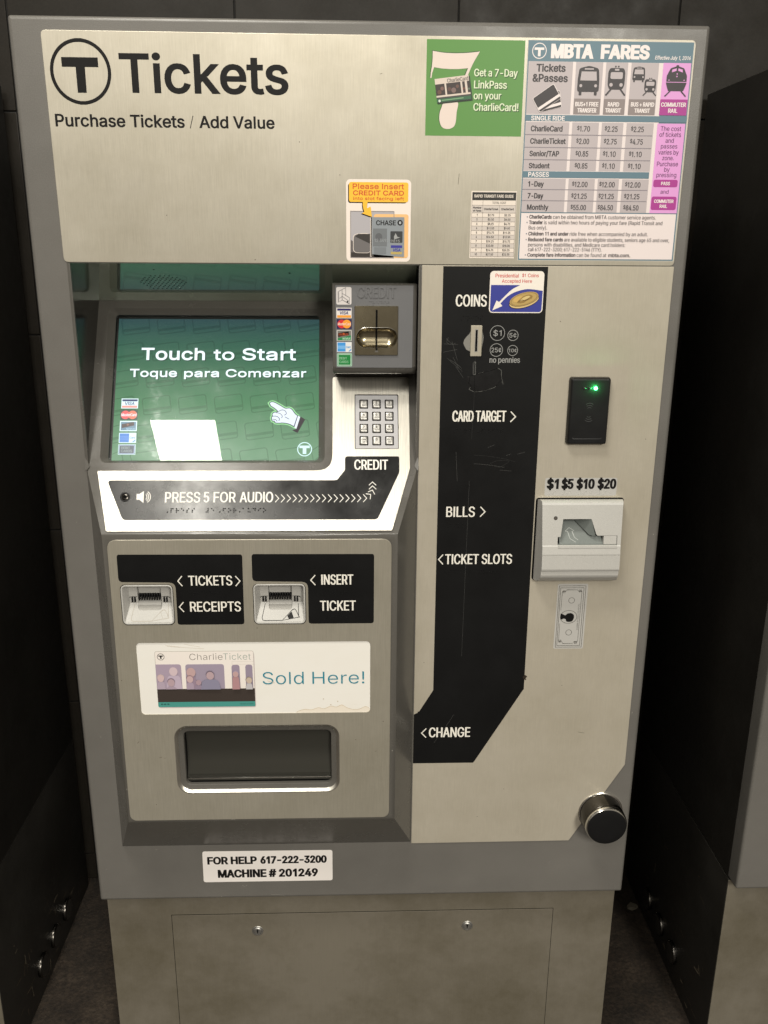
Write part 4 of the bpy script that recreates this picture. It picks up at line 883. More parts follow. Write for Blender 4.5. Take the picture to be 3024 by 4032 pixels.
# ------------------------------------------------------------------ moulded fascia of the left bay
SLOT1 = rr(-336.3, 505.8, -263.5, 566.3, 7); SLOT2 = rr(-154.2, 505.6, -80.8, 566.8, 7)
TRAY = rr(-276.4, 232, -36, 346.2, 20, 8)
bm = bmesh.new()
P = lambda u, w, v: bm.verts.new((u / 1000, -w / 1000, v / 1000))
BLo, BRo, ER, EL = P(-381, 0, 104), P(75.3, 0, 104), P(75.3, 0, 721), P(-381, 0, 721)
BLi, BRi, NR, NL = P(-354, 47.5, 183), P(44.6, 47.5, 183), P(44.6, 47.5, 634.6), P(-354, 47.5, 634.6)
for f in ([EL, BLo, BLi, NL], [BRo, ER, NR, BRi], [BLo, BRo, BRi, BLi], [BLi, BRi, NR, NL], [NL, NR, ER, EL]): bm.faces.new(f)
ee = [e for e in bm.edges if all(v in (BLi, BRi, NR, NL) for v in e.verts)]
bmesh.ops.bevel(bm, geom=ee, offset=.0042, segments=4, profile=.5, affect='EDGES')
bmesh.ops.recalc_face_normals(bm, faces=bm.faces)
big = max((f for f in bm.faces if abs(f.normal.y) > .999), key=lambda f: f.calc_area())
xs = [v.co.x * 1000 for v in big.verts]; zs = [v.co.z * 1000 for v in big.verts]
FACE = rr(min(xs), min(zs), max(xs), max(zs), 0)
bmesh.ops.delete(bm, geom=[big], context='FACES_ONLY')
fa = MB(); mi = fa.mi(MOULD); bm.verts.ensure_lookup_table(); bm.verts.index_update()
fa.v = [tuple(v.co) for v in bm.verts]
for f in bm.faces:
    if f.calc_area() > .008: fa.flat.add(len(fa.f))
    fa.f.append([v.index for v in f.verts]); fa.m.append(mi)
bm.free()
fa.sheet(FL, [FACE, SLOT1[::-1], SLOT2[::-1], TRAY[::-1]], 0, MOULD)
# recess above the shelf: ceiling, cheeks and the tilted panel with the screen opening
RIM = rr(-363.4, 5.8, -54, 235.2, 9, 6)
fa.sheet(tilt, [[(-381, 0), (75.3, 0), (73, 246.5), (-377.5, 246.5)], RIM[::-1]], 0, MOULD)
q = lambda u, y, z: Vector((u / 1000, y / 1000, z / 1000))
c0, c1, c2, c3 = q(-381, 0, 991), q(75.3, 0, 991), q(73, 119, 937), q(-377.5, 119, 937)
fa.face([c0, c3, c2, c1], HOODC)
fa.face([c0, q(-381, 0, 721), c3], HOOD); fa.face([c1, c2, q(75.3, 0, 721)], HOOD)
# small lip round the bay
for u0, u1 in ((-381.6, -377.6), (72.2, 75.9)):
    fa.slab(F0, rr(u0, 722, u1, 990.6, 0), -3, .9, MOULD, bev=.5)
# sloped surround of the screen
INN = rr(-355, 12, -63, 229, 5, 6)
fa.loft([[tilt(u, s, 0) for u, s in RIM], [tilt(u, s, -.6) for u, s in miter(RIM, -.7, -.7, 1)], [tilt(u, s, -10.4) for u, s in miter(INN, .5, .5, 1)], [tilt(u, s, -11) for u, s in INN]], MOULD)
fa.loft([[tilt(u, s, -11) for u, s in INN], [tilt(u, s, -17) for u, s in INN]], BLACKP)
# lug at each end of the shelf
for s, u in ((-1, -381), (1, 75.3)):
    fa.face([q(u, -1, 735), q(u - s * 5, -1, 722), q(u, -6, 716), q(u + s * 1.5, -1, 722)], MOULD)
fascia = fa.build('fascia', tm, smooth=40)
# loudspeaker holes in the recess ceiling
A = Art(lambda u, y, w: Vector((u / 1000, y / 1000, (991 - y * 54 / 119) / 1000)) + Vector((0, -54, -119)).normalized() * (w / 1000))
for j in range(9):
    for i in range(-6, 7):
        u = -271.5 + i * 6.1 + (3.05 if j % 2 else 0); y = 36.8 + j * 5.0
        if ((u + 271.5) / 31) ** 2 + ((y - 58) / 25) ** 2 < 1: A.disc(u, y, 1.1, HOLE, 1, 10)
A.build('speaker_holes', fascia); A = Art(A.F)
A.disc(-275, 18, 1.4, HOLE, 1, 10, ry=.8); A.build('screw_hole', fascia); A = Art(A.F); A.disc(-98, 26, 1.5, HOLE, 1, 10); A.build('screw_hole', fascia)

# ------------------------------------------------------------------ touch screen
def mat_screen():
    m, nt, b = principled('hazed_screen_picture', (.01, .01, .01), .4, spec=0)
    t = N(nt, 'ShaderNodeTexCoord'); sp = N(nt, 'ShaderNodeSeparateXYZ'); nt.links.new(t.outputs['Object'], sp.inputs[0])
    mr = N(nt, 'ShaderNodeMapRange'); mr.inputs['From Min'].default_value = .735; mr.inputs['From Max'].default_value = .915
    nt.links.new(sp.outputs['Z'], mr.inputs['Value'])
    c = ramp(nt, mr.outputs['Result'], [(0, (lin(118), lin(156), lin(124))), (.35, (lin(80), lin(130), lin(92))), (.72, (lin(54), lin(100), lin(78))), (1, (lin(44), lin(68), lin(74)))])  # green picture gradient; paler bottom has the reflected haze painted in
    nt.links.new(c, b.inputs['Emission Color']); b.inputs['Emission Strength'].default_value = .92
    return m
def mat_shade(v):
    m = bpy.data.materials.new('screen_tint'); m.use_nodes = True; nt = m.node_tree; nt.nodes.clear()
    o = N(nt, 'ShaderNodeOutputMaterial'); t = N(nt, 'ShaderNodeBsdfTransparent'); t.inputs[0].default_value = (v, v, v, 1)
    nt.links.new(t.outputs[0], o.inputs[0]); return m
def mat_glass():
    m = bpy.data.materials.new('smudged_screen_glass'); m.use_nodes = True; nt = m.node_tree; nt.nodes.clear()
    o = N(nt, 'ShaderNodeOutputMaterial'); t = N(nt, 'ShaderNodeBsdfTransparent')
    g1 = N(nt, 'ShaderNodeBsdfGlossy'); g1.inputs['Roughness'].default_value = .015; g1.inputs[0].default_value = (1, 1, 1, 1)
    g2 = N(nt, 'ShaderNodeBsdfGlossy'); g2.inputs['Roughness'].default_value = .20; g2.inputs[0].default_value = (.9, .92, .95, 1)
    f = N(nt, 'ShaderNodeFresnel'); f.inputs['IOR'].default_value = 1.5
    x1 = N(nt, 'ShaderNodeMixShader'); x2 = N(nt, 'ShaderNodeMixShader')
    nt.links.new(f.outputs[0], x1.inputs[0]); nt.links.new(t.outputs[0], x1.inputs[1]); nt.links.new(g1.outputs[0], x1.inputs[2])
    sm = noise_on(nt, 16, vec=(1, 1, 1), detail=8, rough=.7)
    s1 = ramp(nt, sm, [(.42, g(.010)), (.58, g(.022)), (.70, g(.09))])
    nt.links.new(s1, x2.inputs[0]); nt.links.new(x1.outputs[0], x2.inputs[1]); nt.links.new(g2.outputs[0], x2.inputs[2])
    nt.links.new(x2.outputs[0], o.inputs[0]); return m
SF = screen_frame
A = Art(SF, -.3); TINT = mat_shade(.80); TINT2 = mat_shade(.72)
sm_ = MB(); sm_.face([SF(u, s, -.3) for u, s in rr(-347.6, 8.2, -62.6, 218.4, 0)], mat_screen()); sm_.face([tilt(u, s, -17) for u, s in rr(-356, 11, -62, 230, 0)], BLACKP)
A.v, A.f, A.m, A.mats, A.flat = sm_.v, sm_.f, sm_.m, sm_.mats, sm_.flat
ca, sa = math.cos(.14), math.sin(.14)
for j in range(-1, 6):
    for i in range(-1, 7):
        cu = -352 + i * 50 + j * 6.5 - (j // 3) * 4; cs = 8 + j * 40 + i * 1.2
        M_ = lambda p: (cu + p[0] * ca - p[1] * sa, cs + p[0] * sa + p[1] * ca)
        out = [M_(p) for p in rr(-20, -13, 20, 13, 4, 3)]; inn = [M_(p) for p in rr(-18.4, -11.4, 18.4, 11.4, 3, 3)]
        bar = [M_(p) for p in rr(-18.4, -7.6, 18.4, -3.6, 0)]
        ok = lambda pts: all(-347.4 < u < -62.8 and 8.4 < s < 218.2 for u, s in pts)
        clipu = lambda pts: [(min(max(u, -347.4), -62.8), min(max(s, 8.4), 218.2)) for u, s in pts]
        if area2(clipu(out)) > 5: A.put([clipu(out), clipu(inn)[::-1]], TINT, 1); A.put([clipu(bar)], TINT, 1)
SW = lit(236, 252, 255); SD = mat_shade(.45)
for t, u0, v0, u1, v1, sw in (('Touch', -313.6, 156, -224.2, 174.4, .22), ('to', -212.1, 156, -182.8, 173, .22), ('Start', -171.6, 156, -95.3, 174.2, .22), ('Toque', -328.4, 130.6, -262.6, 142.8, .23), ('para', -252.6, 130.6, -203.6, 139.6, .24), ('Comenzar', -194.2, 130.6, -80.6, 142.6, .23)):
    A.text(t, u0 + 1, v0 - 1.3, u1 + 1.6, v1 - .9, SD, 2, sw=sw); A.text(t, u0, v0, u1, v1, SW, 3, sw=sw)
LW = lit(228, 250, 252)
A.rect(-338, 84.2, -314.8, 98.8, LW, 3); A.rect(-336.8, 94.6, -315.8, 97.6, lit(62, 72, 108), 4); A.rect(-337, 85.2, -316, 88.4, lit(238, 160, 150), 4); A.text('VISA', -333.6, 89.2, -319.4, 93.8, lit(70, 84, 130), 4, sw=.2, slant=.12)
A.rect(-338.4, 67.5, -314.8, 82.2, lit(84, 100, 92), 3); A.disc(-331.6, 74.8, 6.2, lit(236, 112, 112), 4); A.disc(-321.8, 74.8, 6.2, lit(240, 138, 116), 5); A.text('MasterCard', -337.4, 72.8, -316, 77, lit(255, 236, 240), 6, sw=.17, slant=.12)
A.rect(-338.6, 51.2, -315, 66.2, LW, 3); A.rect(-337.2, 52.4, -316.2, 64.6, lit(126, 152, 168), 4); A.poly([(-335.6, 55.6), (-318.6, 59.4), (-319.4, 64.6), (-336.2, 61.2)], lit(106, 96, 92), 5); A.text('NOVUS', -329.6, 52.8, -317, 55.6, lit(176, 210, 226), 6, sw=.17, slant=.1); A.disc(-327.6, 60.6, 1.6, lit(156, 124, 112), 6, 12)
A.rect(-339, 34.3, -315.2, 48.8, LW, 3); A.rect(-338, 35.2, -325, 47.8, lit(102, 146, 214), 4); A.text('Card', -324.2, 40.4, -317, 43.2, lit(120, 150, 196), 4, sw=.2); A.poly([(-321, 35.4), (-318, 35.4), (-316.2, 37.4), (-316.2, 39.4)], lit(130, 162, 208), 4)
for v in (39.2, 41, 43): A.rect(-337.4, v, -326, v + .5, lit(140, 176, 234), 5)
A.rect(-339.2, 17.4, -315.4, 32.2, LW, 3); A.rect(-338.6, 18, -316, 31.6, lit(120, 146, 140), 4); A.rect(-338, 18.6, -316.6, 31, lit(196, 210, 238), 5, r=1.4); A.rect(-337.3, 19.2, -317.4, 30.4, lit(112, 118, 124), 6, r=1)
A.text('DEBIT', -335, 25.4, -323, 28.8, lit(176, 190, 184), 7, sw=.13); A.text('CARDS', -335, 20.8, -320, 24.2, lit(176, 190, 184), 7, sw=.13)
hand = spline([(-131.4, 92.0), (-129, 93.6), (-125, 93), (-117, 88.6), (-109.6, 84.2), (-104, 84.6), (-100.4, 82.4), (-96, 76.4), (-92.6, 73.6)], 4) + [(-96.4, 58)] + spline([(-96.4, 58), (-104, 62), (-112, 63.6), (-118, 63.4), (-123, 63.8), (-124.4, 66.2), (-127.2, 66.6), (-128, 69.6), (-128, 71.6), (-126.6, 73), (-127.4, 75.4), (-125.6, 78), (-122.6, 78.6), (-119.4, 79.8), (-124, 84.6), (-129.6, 88.4)], 4)[1:]
hand = ccw(hand)
A.poly(miter(hand, 2.6, 2.6, 1), lit(150, 214, 150), 2); A.poly(miter(hand, 1.1, 1.1, 1), lit(44, 56, 64), 3); A.poly(hand, lit(222, 232, 244), 4)
for p in ([(-119.4, 79.8), (-114, 82.2), (-109.6, 80.6), (-108, 76.6), (-111, 74.4)], [(-122.6, 78.2), (-117, 77), (-113.6, 73), (-115, 70.4)], [(-126.6, 73), (-121, 72.6), (-117.4, 69), (-118.6, 66.4)], [(-127, 68.4), (-123, 68), (-120.6, 65.4)], [(-110, 72), (-104, 68.6)]):
    A.line(spline(p, 4), .8, lit(60, 70, 84), 5)
A.poly(ccw([(-92.4, 74.6), (-89.6, 73.2), (-94.6, 55.6), (-97.6, 57.6)]), lit(44, 56, 64), 5); A.poly(ccw([(-91.6, 73.6), (-88.6, 72), (-93.6, 54.6), (-96.6, 56.4)]), lit(226, 236, 246), 6)
A.poly(ccw([(-88, 72.4), (-81.6, 68.2), (-92, 48.6), (-99.6, 52.2), (-94, 54.6)]), lit(58, 52, 56), 5)
TL_ = lit(214, 246, 246)
A.ring(-82, 25, 10.3, 1.3, TL_, 3); A.poly([(-89.2, 30.2), (-89.2, 26.6), (-84.6, 26.6), (-84.6, 18.2), (-79.6, 18.2), (-79.6, 26.6), (-75, 26.6), (-75, 30.2)][::-1], TL_, 3)
scr = A.build('touch_screen', tm, smooth=0)
gm = MB(); gm.face([tilt(u, s, -12.6) for u, s in rr(-355.2, 11.8, -62.8, 229.2, 0)], mat_glass()); gm.build('screen_glass', scr)

# ------------------------------------------------------------------ card reader block
cb = MB(); prof = [(119, 937.5), (56, 966.6), (17, 966.6), (15, 964.6), (15, 857), (15.6, 853.5), (17.4, 850), (20.4, 847.4), (24, 846.2), (30, 845.8), (100, 845.8)]
ends = []
for u in (-41.6, -40.8, 70.6, 71.4):
    k = .8 if u in (-41.6, 71.4) else 0
    ends.append([q(u, y + (k if i < 9 else 0), z + (k if i > 6 else 0)) for i, (y, z) in enumerate(prof)])
OV = rr(-9.4, 883.3, 44.8, 909.3, 12.9, 8)
cb.loft([e_[:4] for e_ in ends], MOULD, closed=False); cb.loft([e_[4:] for e_ in ends], MOULD, closed=False)
FR = front(.015)
cb.sheet(FR, [rr(-40.8, 857, 70.6, 964.6, 0), OV[::-1]], 0, MOULD)
for u0, u1, k in ((-41.6, -40.8, 0), (70.6, 71.4, 1)):
    e0, e1 = (ends[0], ends[1]) if not k else (ends[2], ends[3]); cb.face([e0[3], e0[4], e1[4], e1[3]], MOULD)
for e_ in (ends[0], ends[-1]): cb.face(e_, MOULD)
cb.plate(FR, rr(-37.6, 855.6, 66.6, 964.6, 1), [OV], -.2, .7, READERF, bev=.4)
block = cb.build('card_reader', tm, smooth=50)
sp = MB()
sp.plate(FR, rr(-11.9, 872.8, 46.4, 937.9, .8), [OV], .7, 2.6, OLDBRASS, bev=.6)
cu, cv, dep = 17.7, 896.3, 9.0; loops = []; prof = []
for k in range(9):
    a = math.pi / 2 * k / 8; f = math.cos(a); ins = 12.6 * (1 - f)
    h = max(.25, 12.9 - ins); loops.append([FR(u, v, 2.6 - dep * math.sin(a)) for u, v in rr(cu - 14.2 - h, cv - h, cu + 14.2 + h, cv + h, h * .99, 8)]); prof.append((h, 2.6 - dep * math.sin(a)))
sp.loft(loops, OLDBRASS, cap1=True)
sp.loft([[FR(u, v, 2.6) for u, v in miter(OV, .8, .8, 1)], [FR(u, v, 3.1) for u, v in miter(OV, .2, .2, 1)], [FR(u, v, 2.6) for u, v in OV]], CHROME)
pts = [(933, 2.75)] + [(cv + h, w + .15) for h, w in prof] + [(cv - h, w + .15) for h, w in prof[::-1]] + [(879.4, 2.75)]
sp.loft([[FR(16.3, v, w) for v, w in pts], [FR(18.8, v, w) for v, w in pts]], HOLE, closed=False)
sp.sheet(FR, [rr(15.5, 909.6, 16.3, 934.4, 0), rr(18.8, 909.6, 19.6, 934.4, 0), rr(15.5, 933, 19.6, 934.4, 0)], 2.72, OLDBRASS)
sp.sheet(FR, [[(14.8, 876.9), (20.4, 876.9), (19, 879.4), (16, 879.4)]], 2.75, CHROME)
sp.build('card_slot', block, smooth=50)
A = Art(FR, .7)
A.rect(-36.2, 939.4, -16, 962.2, ink(214, 208, 206), 1, r=2.2)
for p in ([(-33.8, 956), (-33.8, 942), (-28.4, 945.4), (-28.4, 958)], [(-33.8, 956), (-23.6, 961.4), (-23.6, 951)], [(-32.8, 955.6), (-32.8, 942.6)], [(-28.4, 954), (-18.8, 948.6), (-18.8, 940.4), (-28.4, 945.6)], [(-28.2, 950), (-20, 944.4)], [(-32, 947.6), (-30, 948.6), (-28.6, 950)]):
    A.line(p, .55, ink(70, 66, 70), 2)
A.rect(-22.4, 942.2, -20, 944.2, INKBLK, 2)
A.rect(-36.2, 921.8, -15.9, 935.4, ink(226, 220, 216), 1); A.rect(-35, 931.6, -16.7, 934.4, ink(42, 38, 96), 2); A.rect(-35.2, 922.4, -16.7, 925.6, ink(238, 158, 50), 2); A.text('VISA', -32.2, 926.6, -19.8, 930.8, ink(42, 42, 100), 2, sw=.2, slant=.14)
A.rect(-35.9, 907.6, -15.8, 920.6, ink(40, 32, 78), 1); A.disc(-29.2, 914.1, 5.7, ink(212, 44, 46), 2); A.disc(-22.4, 914.1, 5.7, ink(242, 156, 46), 3); A.text('MasterCard', -34.6, 912.4, -16.8, 916, ink(244, 206, 186), 4, sw=.16, slant=.1)
A.rect(-35.9, 891.8, -15.9, 906, ink(214, 210, 206), 1); A.rect(-35, 892.6, -16.7, 905.2, ink(120, 116, 112), 2); A.poly([(-35, 892.6), (-16.7, 892.6), (-16.7, 899.2), (-35, 895.2)], ink(36, 130, 76), 3); A.poly([(-34, 897.2), (-19.4, 900), (-20, 904.6), (-34.2, 902)], INKBLK, 4); A.disc(-26.6, 901, 1.4, ink(224, 104, 48), 5, 14); A.text('DISCOVER', -33.4, 898.9, -20.2, 901.8, ink(168, 74, 40), 5, sw=.16); A.text('NOVUS', -28.2, 893.4, -17.4, 896.2, ink(196, 226, 204), 5, sw=.17, slant=.1)
A.rect(-35.8, 876.8, -15.9, 890.2, ink(226, 226, 226), 1); A.rect(-35, 877.6, -24.2, 889.6, ink(66, 150, 220), 2); A.rect(-35, 881, -24.2, 885.6, ink(116, 178, 232), 3); A.text('Card', -23.6, 882.2, -17.6, 885, ink(90, 160, 216), 2, sw=.2); A.poly([(-20.4, 877.8), (-18.4, 877.8), (-16.6, 879.6), (-16.6, 881.6)], ink(80, 150, 210), 2)
A.rect(-35.8, 857.6, -15.6, 875.2, ink(176, 212, 190), 1, r=1.5); A.rect(-35, 858.4, -16.4, 874.4, ink(40, 130, 84), 2, r=1.2); A.rect(-34.4, 859, -17, 873.8, ink(206, 226, 214), 3, r=1); A.rect(-33.8, 859.8, -17.6, 873.2, ink(24, 128, 60), 4, r=.8)
A.text('DEBIT', -32.8, 867, -22.4, 870.2, ink(160, 206, 172), 5, sw=.13); A.text('CARDS', -32.8, 862.2, -20.4, 865.4, ink(160, 206, 172), 5, sw=.13)
A.build('payment_marks', block)
A = Art(FR, .7)
def raised_text(A, txt, u0, v0, u1, v1, h, mat, sw):
    n0 = len(A.f); A.text(txt, u0, v0, u1, v1, mat, 1, sw=sw)
    # give each flat piece side walls by lifting it
    fs = A.f[n0:]
    for f in fs:
        top = [A.v[i] for i in f]; out = [Vector(p) + Vector((0, -h / 1000, 0)) for p in top]
        for i in f: A.v[i] = tuple(Vector(A.v[i]) + Vector((0, -h / 1000, 0)))
        A.face([top[0], out[0], out[3], top[3]], mat); A.face([top[1], out[1], out[2], top[2]], mat)
raised_text(A, 'CREDIT', -8.6, 948.4, 43.2, 962.6, .9, READERF, .15)
A.braille(',credit', 3.6, 943.8, READERF, pitch=2.2, cell=4.6, r=.7, h=.5)
A.build('raised_lettering', block)

# ------------------------------------------------------------------ steel shelf plate: keypad, audio strip
KP = rr(-12.1, 25.0, 49.3, 104.8, 1.4)
LOUT = rounded([(-43.6, 131), (-43.6, -5.6), (-366, -5.4), (-349.4, -91.2), (38.9, -91.2), (64.6, -3), (64.8, 131)], [4, 22, 3, 3, 3, 3, 4], 6)
sh = MB(); sh.plate(tilt, LOUT, [KP], 0, 1.4, STEEL4, bev=.4)
shelf = sh.build('shelf_plate', tm)
kb = MB(); kb.sheet(tilt, [miter(KP, .6, .6, 1)], .12, HOLE)
kb.slab(tilt, rr(-11.3, 25.8, 48.5, 103.8, 1.2), .15, .8, KEYPLATE, bev=.4)
kpad = kb.build('keypad', tm)
LEG = [('1', 'QZ'), ('2', 'ABC'), ('3', 'DEF'), ('4', 'GHI'), ('5', 'JKL'), ('6', 'MNO'), ('7', 'PRS'), ('8', 'TUV'), ('9', 'WXY'), ('CANC', ''), ('0', ''), ('ENT', '')]
for i, (a, b) in enumerate(LEG):
    cu, cs = .6 + 17.9 * (i % 3), 90.6 - 17.9 * (i // 3)
    k = Art(tilt, 2.7)
    k.sheet(tilt, [rr(cu - 6.2, cs - 6.7, cu + 6.2, cs + 6.7, 1.2)], .92, HOLE)
    L = lambda ins, w: [tilt(u, s, w) for u, s in rr(cu - 5.3 + ins, cs - 5.9 + ins, cu + 5.3 - ins, cs + 5.9 - ins, 1.6 + .0)]
    k.loft([L(0, .9), L(.15, 1.7), L(.6, 2.3), L(1.4, 2.6), L(2.2, 2.7)], KEYMET, cap1=True)
    if b:
        w = {'1': .7}.get(a, 1.3); k.text(a, cu - w, cs + .3, cu + w, cs + 3.6, INKBLK, 1, sw=.22)
        ww = 1.25 * len(b); k.text(b, cu - ww, cs - 3.1, cu + ww, cs - .8, INKBLK, 1, sw=.19)
    elif a == '0': k.text(a, cu - 1.3, cs - .2, cu + 1.3, cs + 3.4, INKBLK, 1, sw=.22)
    else:
        k.text(a, cu - 3.6, cs + .4, cu + 3.6, cs + 2.5, INKBLK, 1, sw=.19)
        k.put([circ(cu, cs - 2, 1.7, 16, 1.0), circ(cu, cs - 2, 1.2, 16, .6)[::-1]], INKBLK, 1) if a == 'ENT' else k.frame(cu - 1.4, cs - 3, cu + 1.4, cs - 1, .4, INKBLK, 1)
    k.build('key', kpad)
A = Art(tilt, 1.4)
STRIP = rounded([(-25.8, 14.3), (-25.8, -5), (-37, -19.8), (-351.6, -19.5), (-327.6, -75.2), (18.6, -75.2), (49.7, -8.6), (49.6, 14.3)], [4, 2, 3, 6, 5, 4, 3, 3])
A.put([ccw(STRIP)], BLACKG, 1)
strip = A.build('audio_strip', shelf)
A = Art(tilt, 1.52); WL = ink(236, 233, 226)
for t, u0, u1 in (('PRESS', -271.9, -223.8), ('5', -219.2, -211.6), ('FOR', -205.8, -175.5), ('AUDIO', -170.2, -124.3)): A.text(t, u0, -50.8, u1, -36.2, WL, 1, sw=.155)
for k in range(16): A.chev(-121.6 + 8.05 * k, -50.9, -116.7 + 8.05 * k, -40, .95, WL, 1)
for (cx, cy, a) in ((7.6, -41.6, 38), (11.2, -36.2, 70), (12.2, -30.4, 90), (12.2, -24.8, 90)):
    r_ = math.radians(a); D_ = lambda x, y: (cx + x * math.cos(r_) - y * math.sin(r_), cy + x * math.sin(r_) + y * math.cos(r_))
    A.line([D_(-2.4, -5), D_(2.4, 0), D_(-2.4, 5)], .95, WL, 1)
A.text('CREDIT', -13, -4.9, 34, 9.4, WL, 1, sw=.155)
A.poly([(-310.4, -46.8), (-306.6, -46.8), (-300.6, -51.4), (-300.6, -34.6), (-306.6, -38.6), (-310.4, -38.6)], WL, 1)
for r_ in (4, 6.4, 8.8): A.line([(-300.2 + r_ * math.cos(t), -43 + r_ * math.sin(t)) for t in [math.radians(-58 + 116 * k / 12) for k in range(13)]], 1.0, WL, 1)
A.braille(',press', -270, -59.6, HOLE, cell=7.2, r=1.0, h=.6); A.braille('#e', -215, -59.6, HOLE, cell=7.2, r=1.0, h=.6); A.braille(',for', -199, -59.6, HOLE, cell=7.2, r=1.0, h=.6); A.braille(',audio', -172, -59.6, HOLE, cell=7.0, r=1.0, h=.6)
A.braille(',credit', -6, -10.5, BLACKG, cell=5.4, r=.7, h=.5)
A.build('lettering', shelf)
jk = MB(); c = lambda r, w: [tilt(u, s, w) for u, s in circ(-325.8, -42.9, r, 28)]
jk.loft([c(7, 1.5), c(6.8, 2.2), c(6.2, 2.4), c(5.2, 2.3), c(4.9, 1.9)], BLACKP); jk.loft([c(4.9, 1.9), c(3.6, 2.6), c(2.4, 2.8), c(2.2, 2)], DARKCH); jk.loft([c(2.2, 2), c(2.0, 1.7)], HOLE, cap1=True)
jk.build('headphone_jack', shelf)

# ------------------------------------------------------------------ lower steel plate with slots, sign and tray
SIGN = rr(-320.8, 364.8, 9.1, 478.4, 6)
lpz = MB()
lpz.plate(FL, rounded([(-350.6, 186), (38, 186), (38, 631.2), (-348.6, 631.2)], [12, 12, 14, 14], 6), [SLOT1, SLOT2, SIGN, TRAY], .1, 1.3, STEEL3, bev=.4)
lower = lpz.build('lower_plate', tm)
A = Art(FL, 1.3)
A.put([ccw(rounded([(-336.8, 610.3), (-166.6, 610), (-167.6, 505.8), (-260.3, 506), (-259.8, 569), (-337.2, 570.2)], [4, 4, 4, 4, 9, 6]))], BLACKV, 1)
A.put([ccw(rounded([(-153.8, 610.2), (14, 609.8), (13.8, 506), (-77.7, 506.2), (-77.6, 569), (-154.2, 570.4)], [4, 4, 4, 4, 9, 6]))], BLACKV, 1)
A.build('slot_labels', lower)
A = Art(FL, 1.42)
A.chev(-250.4, 563.8, -256.2, 578.6, 1.4, LET, 1); A.text('TICKETS', -241.9, 564.6, -181.7, 579, LET, 1, sw=.15); A.chev(-177.3, 563.4, -171, 578.2, 1.4, LET, 1); A.build('lettering', lower); A = Art(FL, 1.42)
A.chev(-250.4, 525.2, -256.5, 540, 1.4, LET, 1); A.text('RECEIPTS', -241.8, 525.6, -171.4, 540.4, LET, 1, sw=.15); A.build('lettering', lower); A = Art(FL, 1.42)
A.text('INSERT', -59.2, 564.8, -14.8, 579.7, LET, 1, sw=.15); A.chev(-67.4, 564.2, -73.7, 579, 1.4, LET, 1); A.build('lettering', lower); A = Art(FL, 1.42); A.text('TICKET', -61.4, 525.8, -11.4, 540.7, LET, 1, sw=.15); A.build('lettering', lower)
for t, u, v in ((',tickets', -241, 556), (',receipts', -241, 517), (',insert', -58, 556), (',ticket', -58, 517)):
    A = Art(FL, 1.42); A.braille(t, u, v, BLACKV, r=.7, h=.5); A.build('braille', lower)

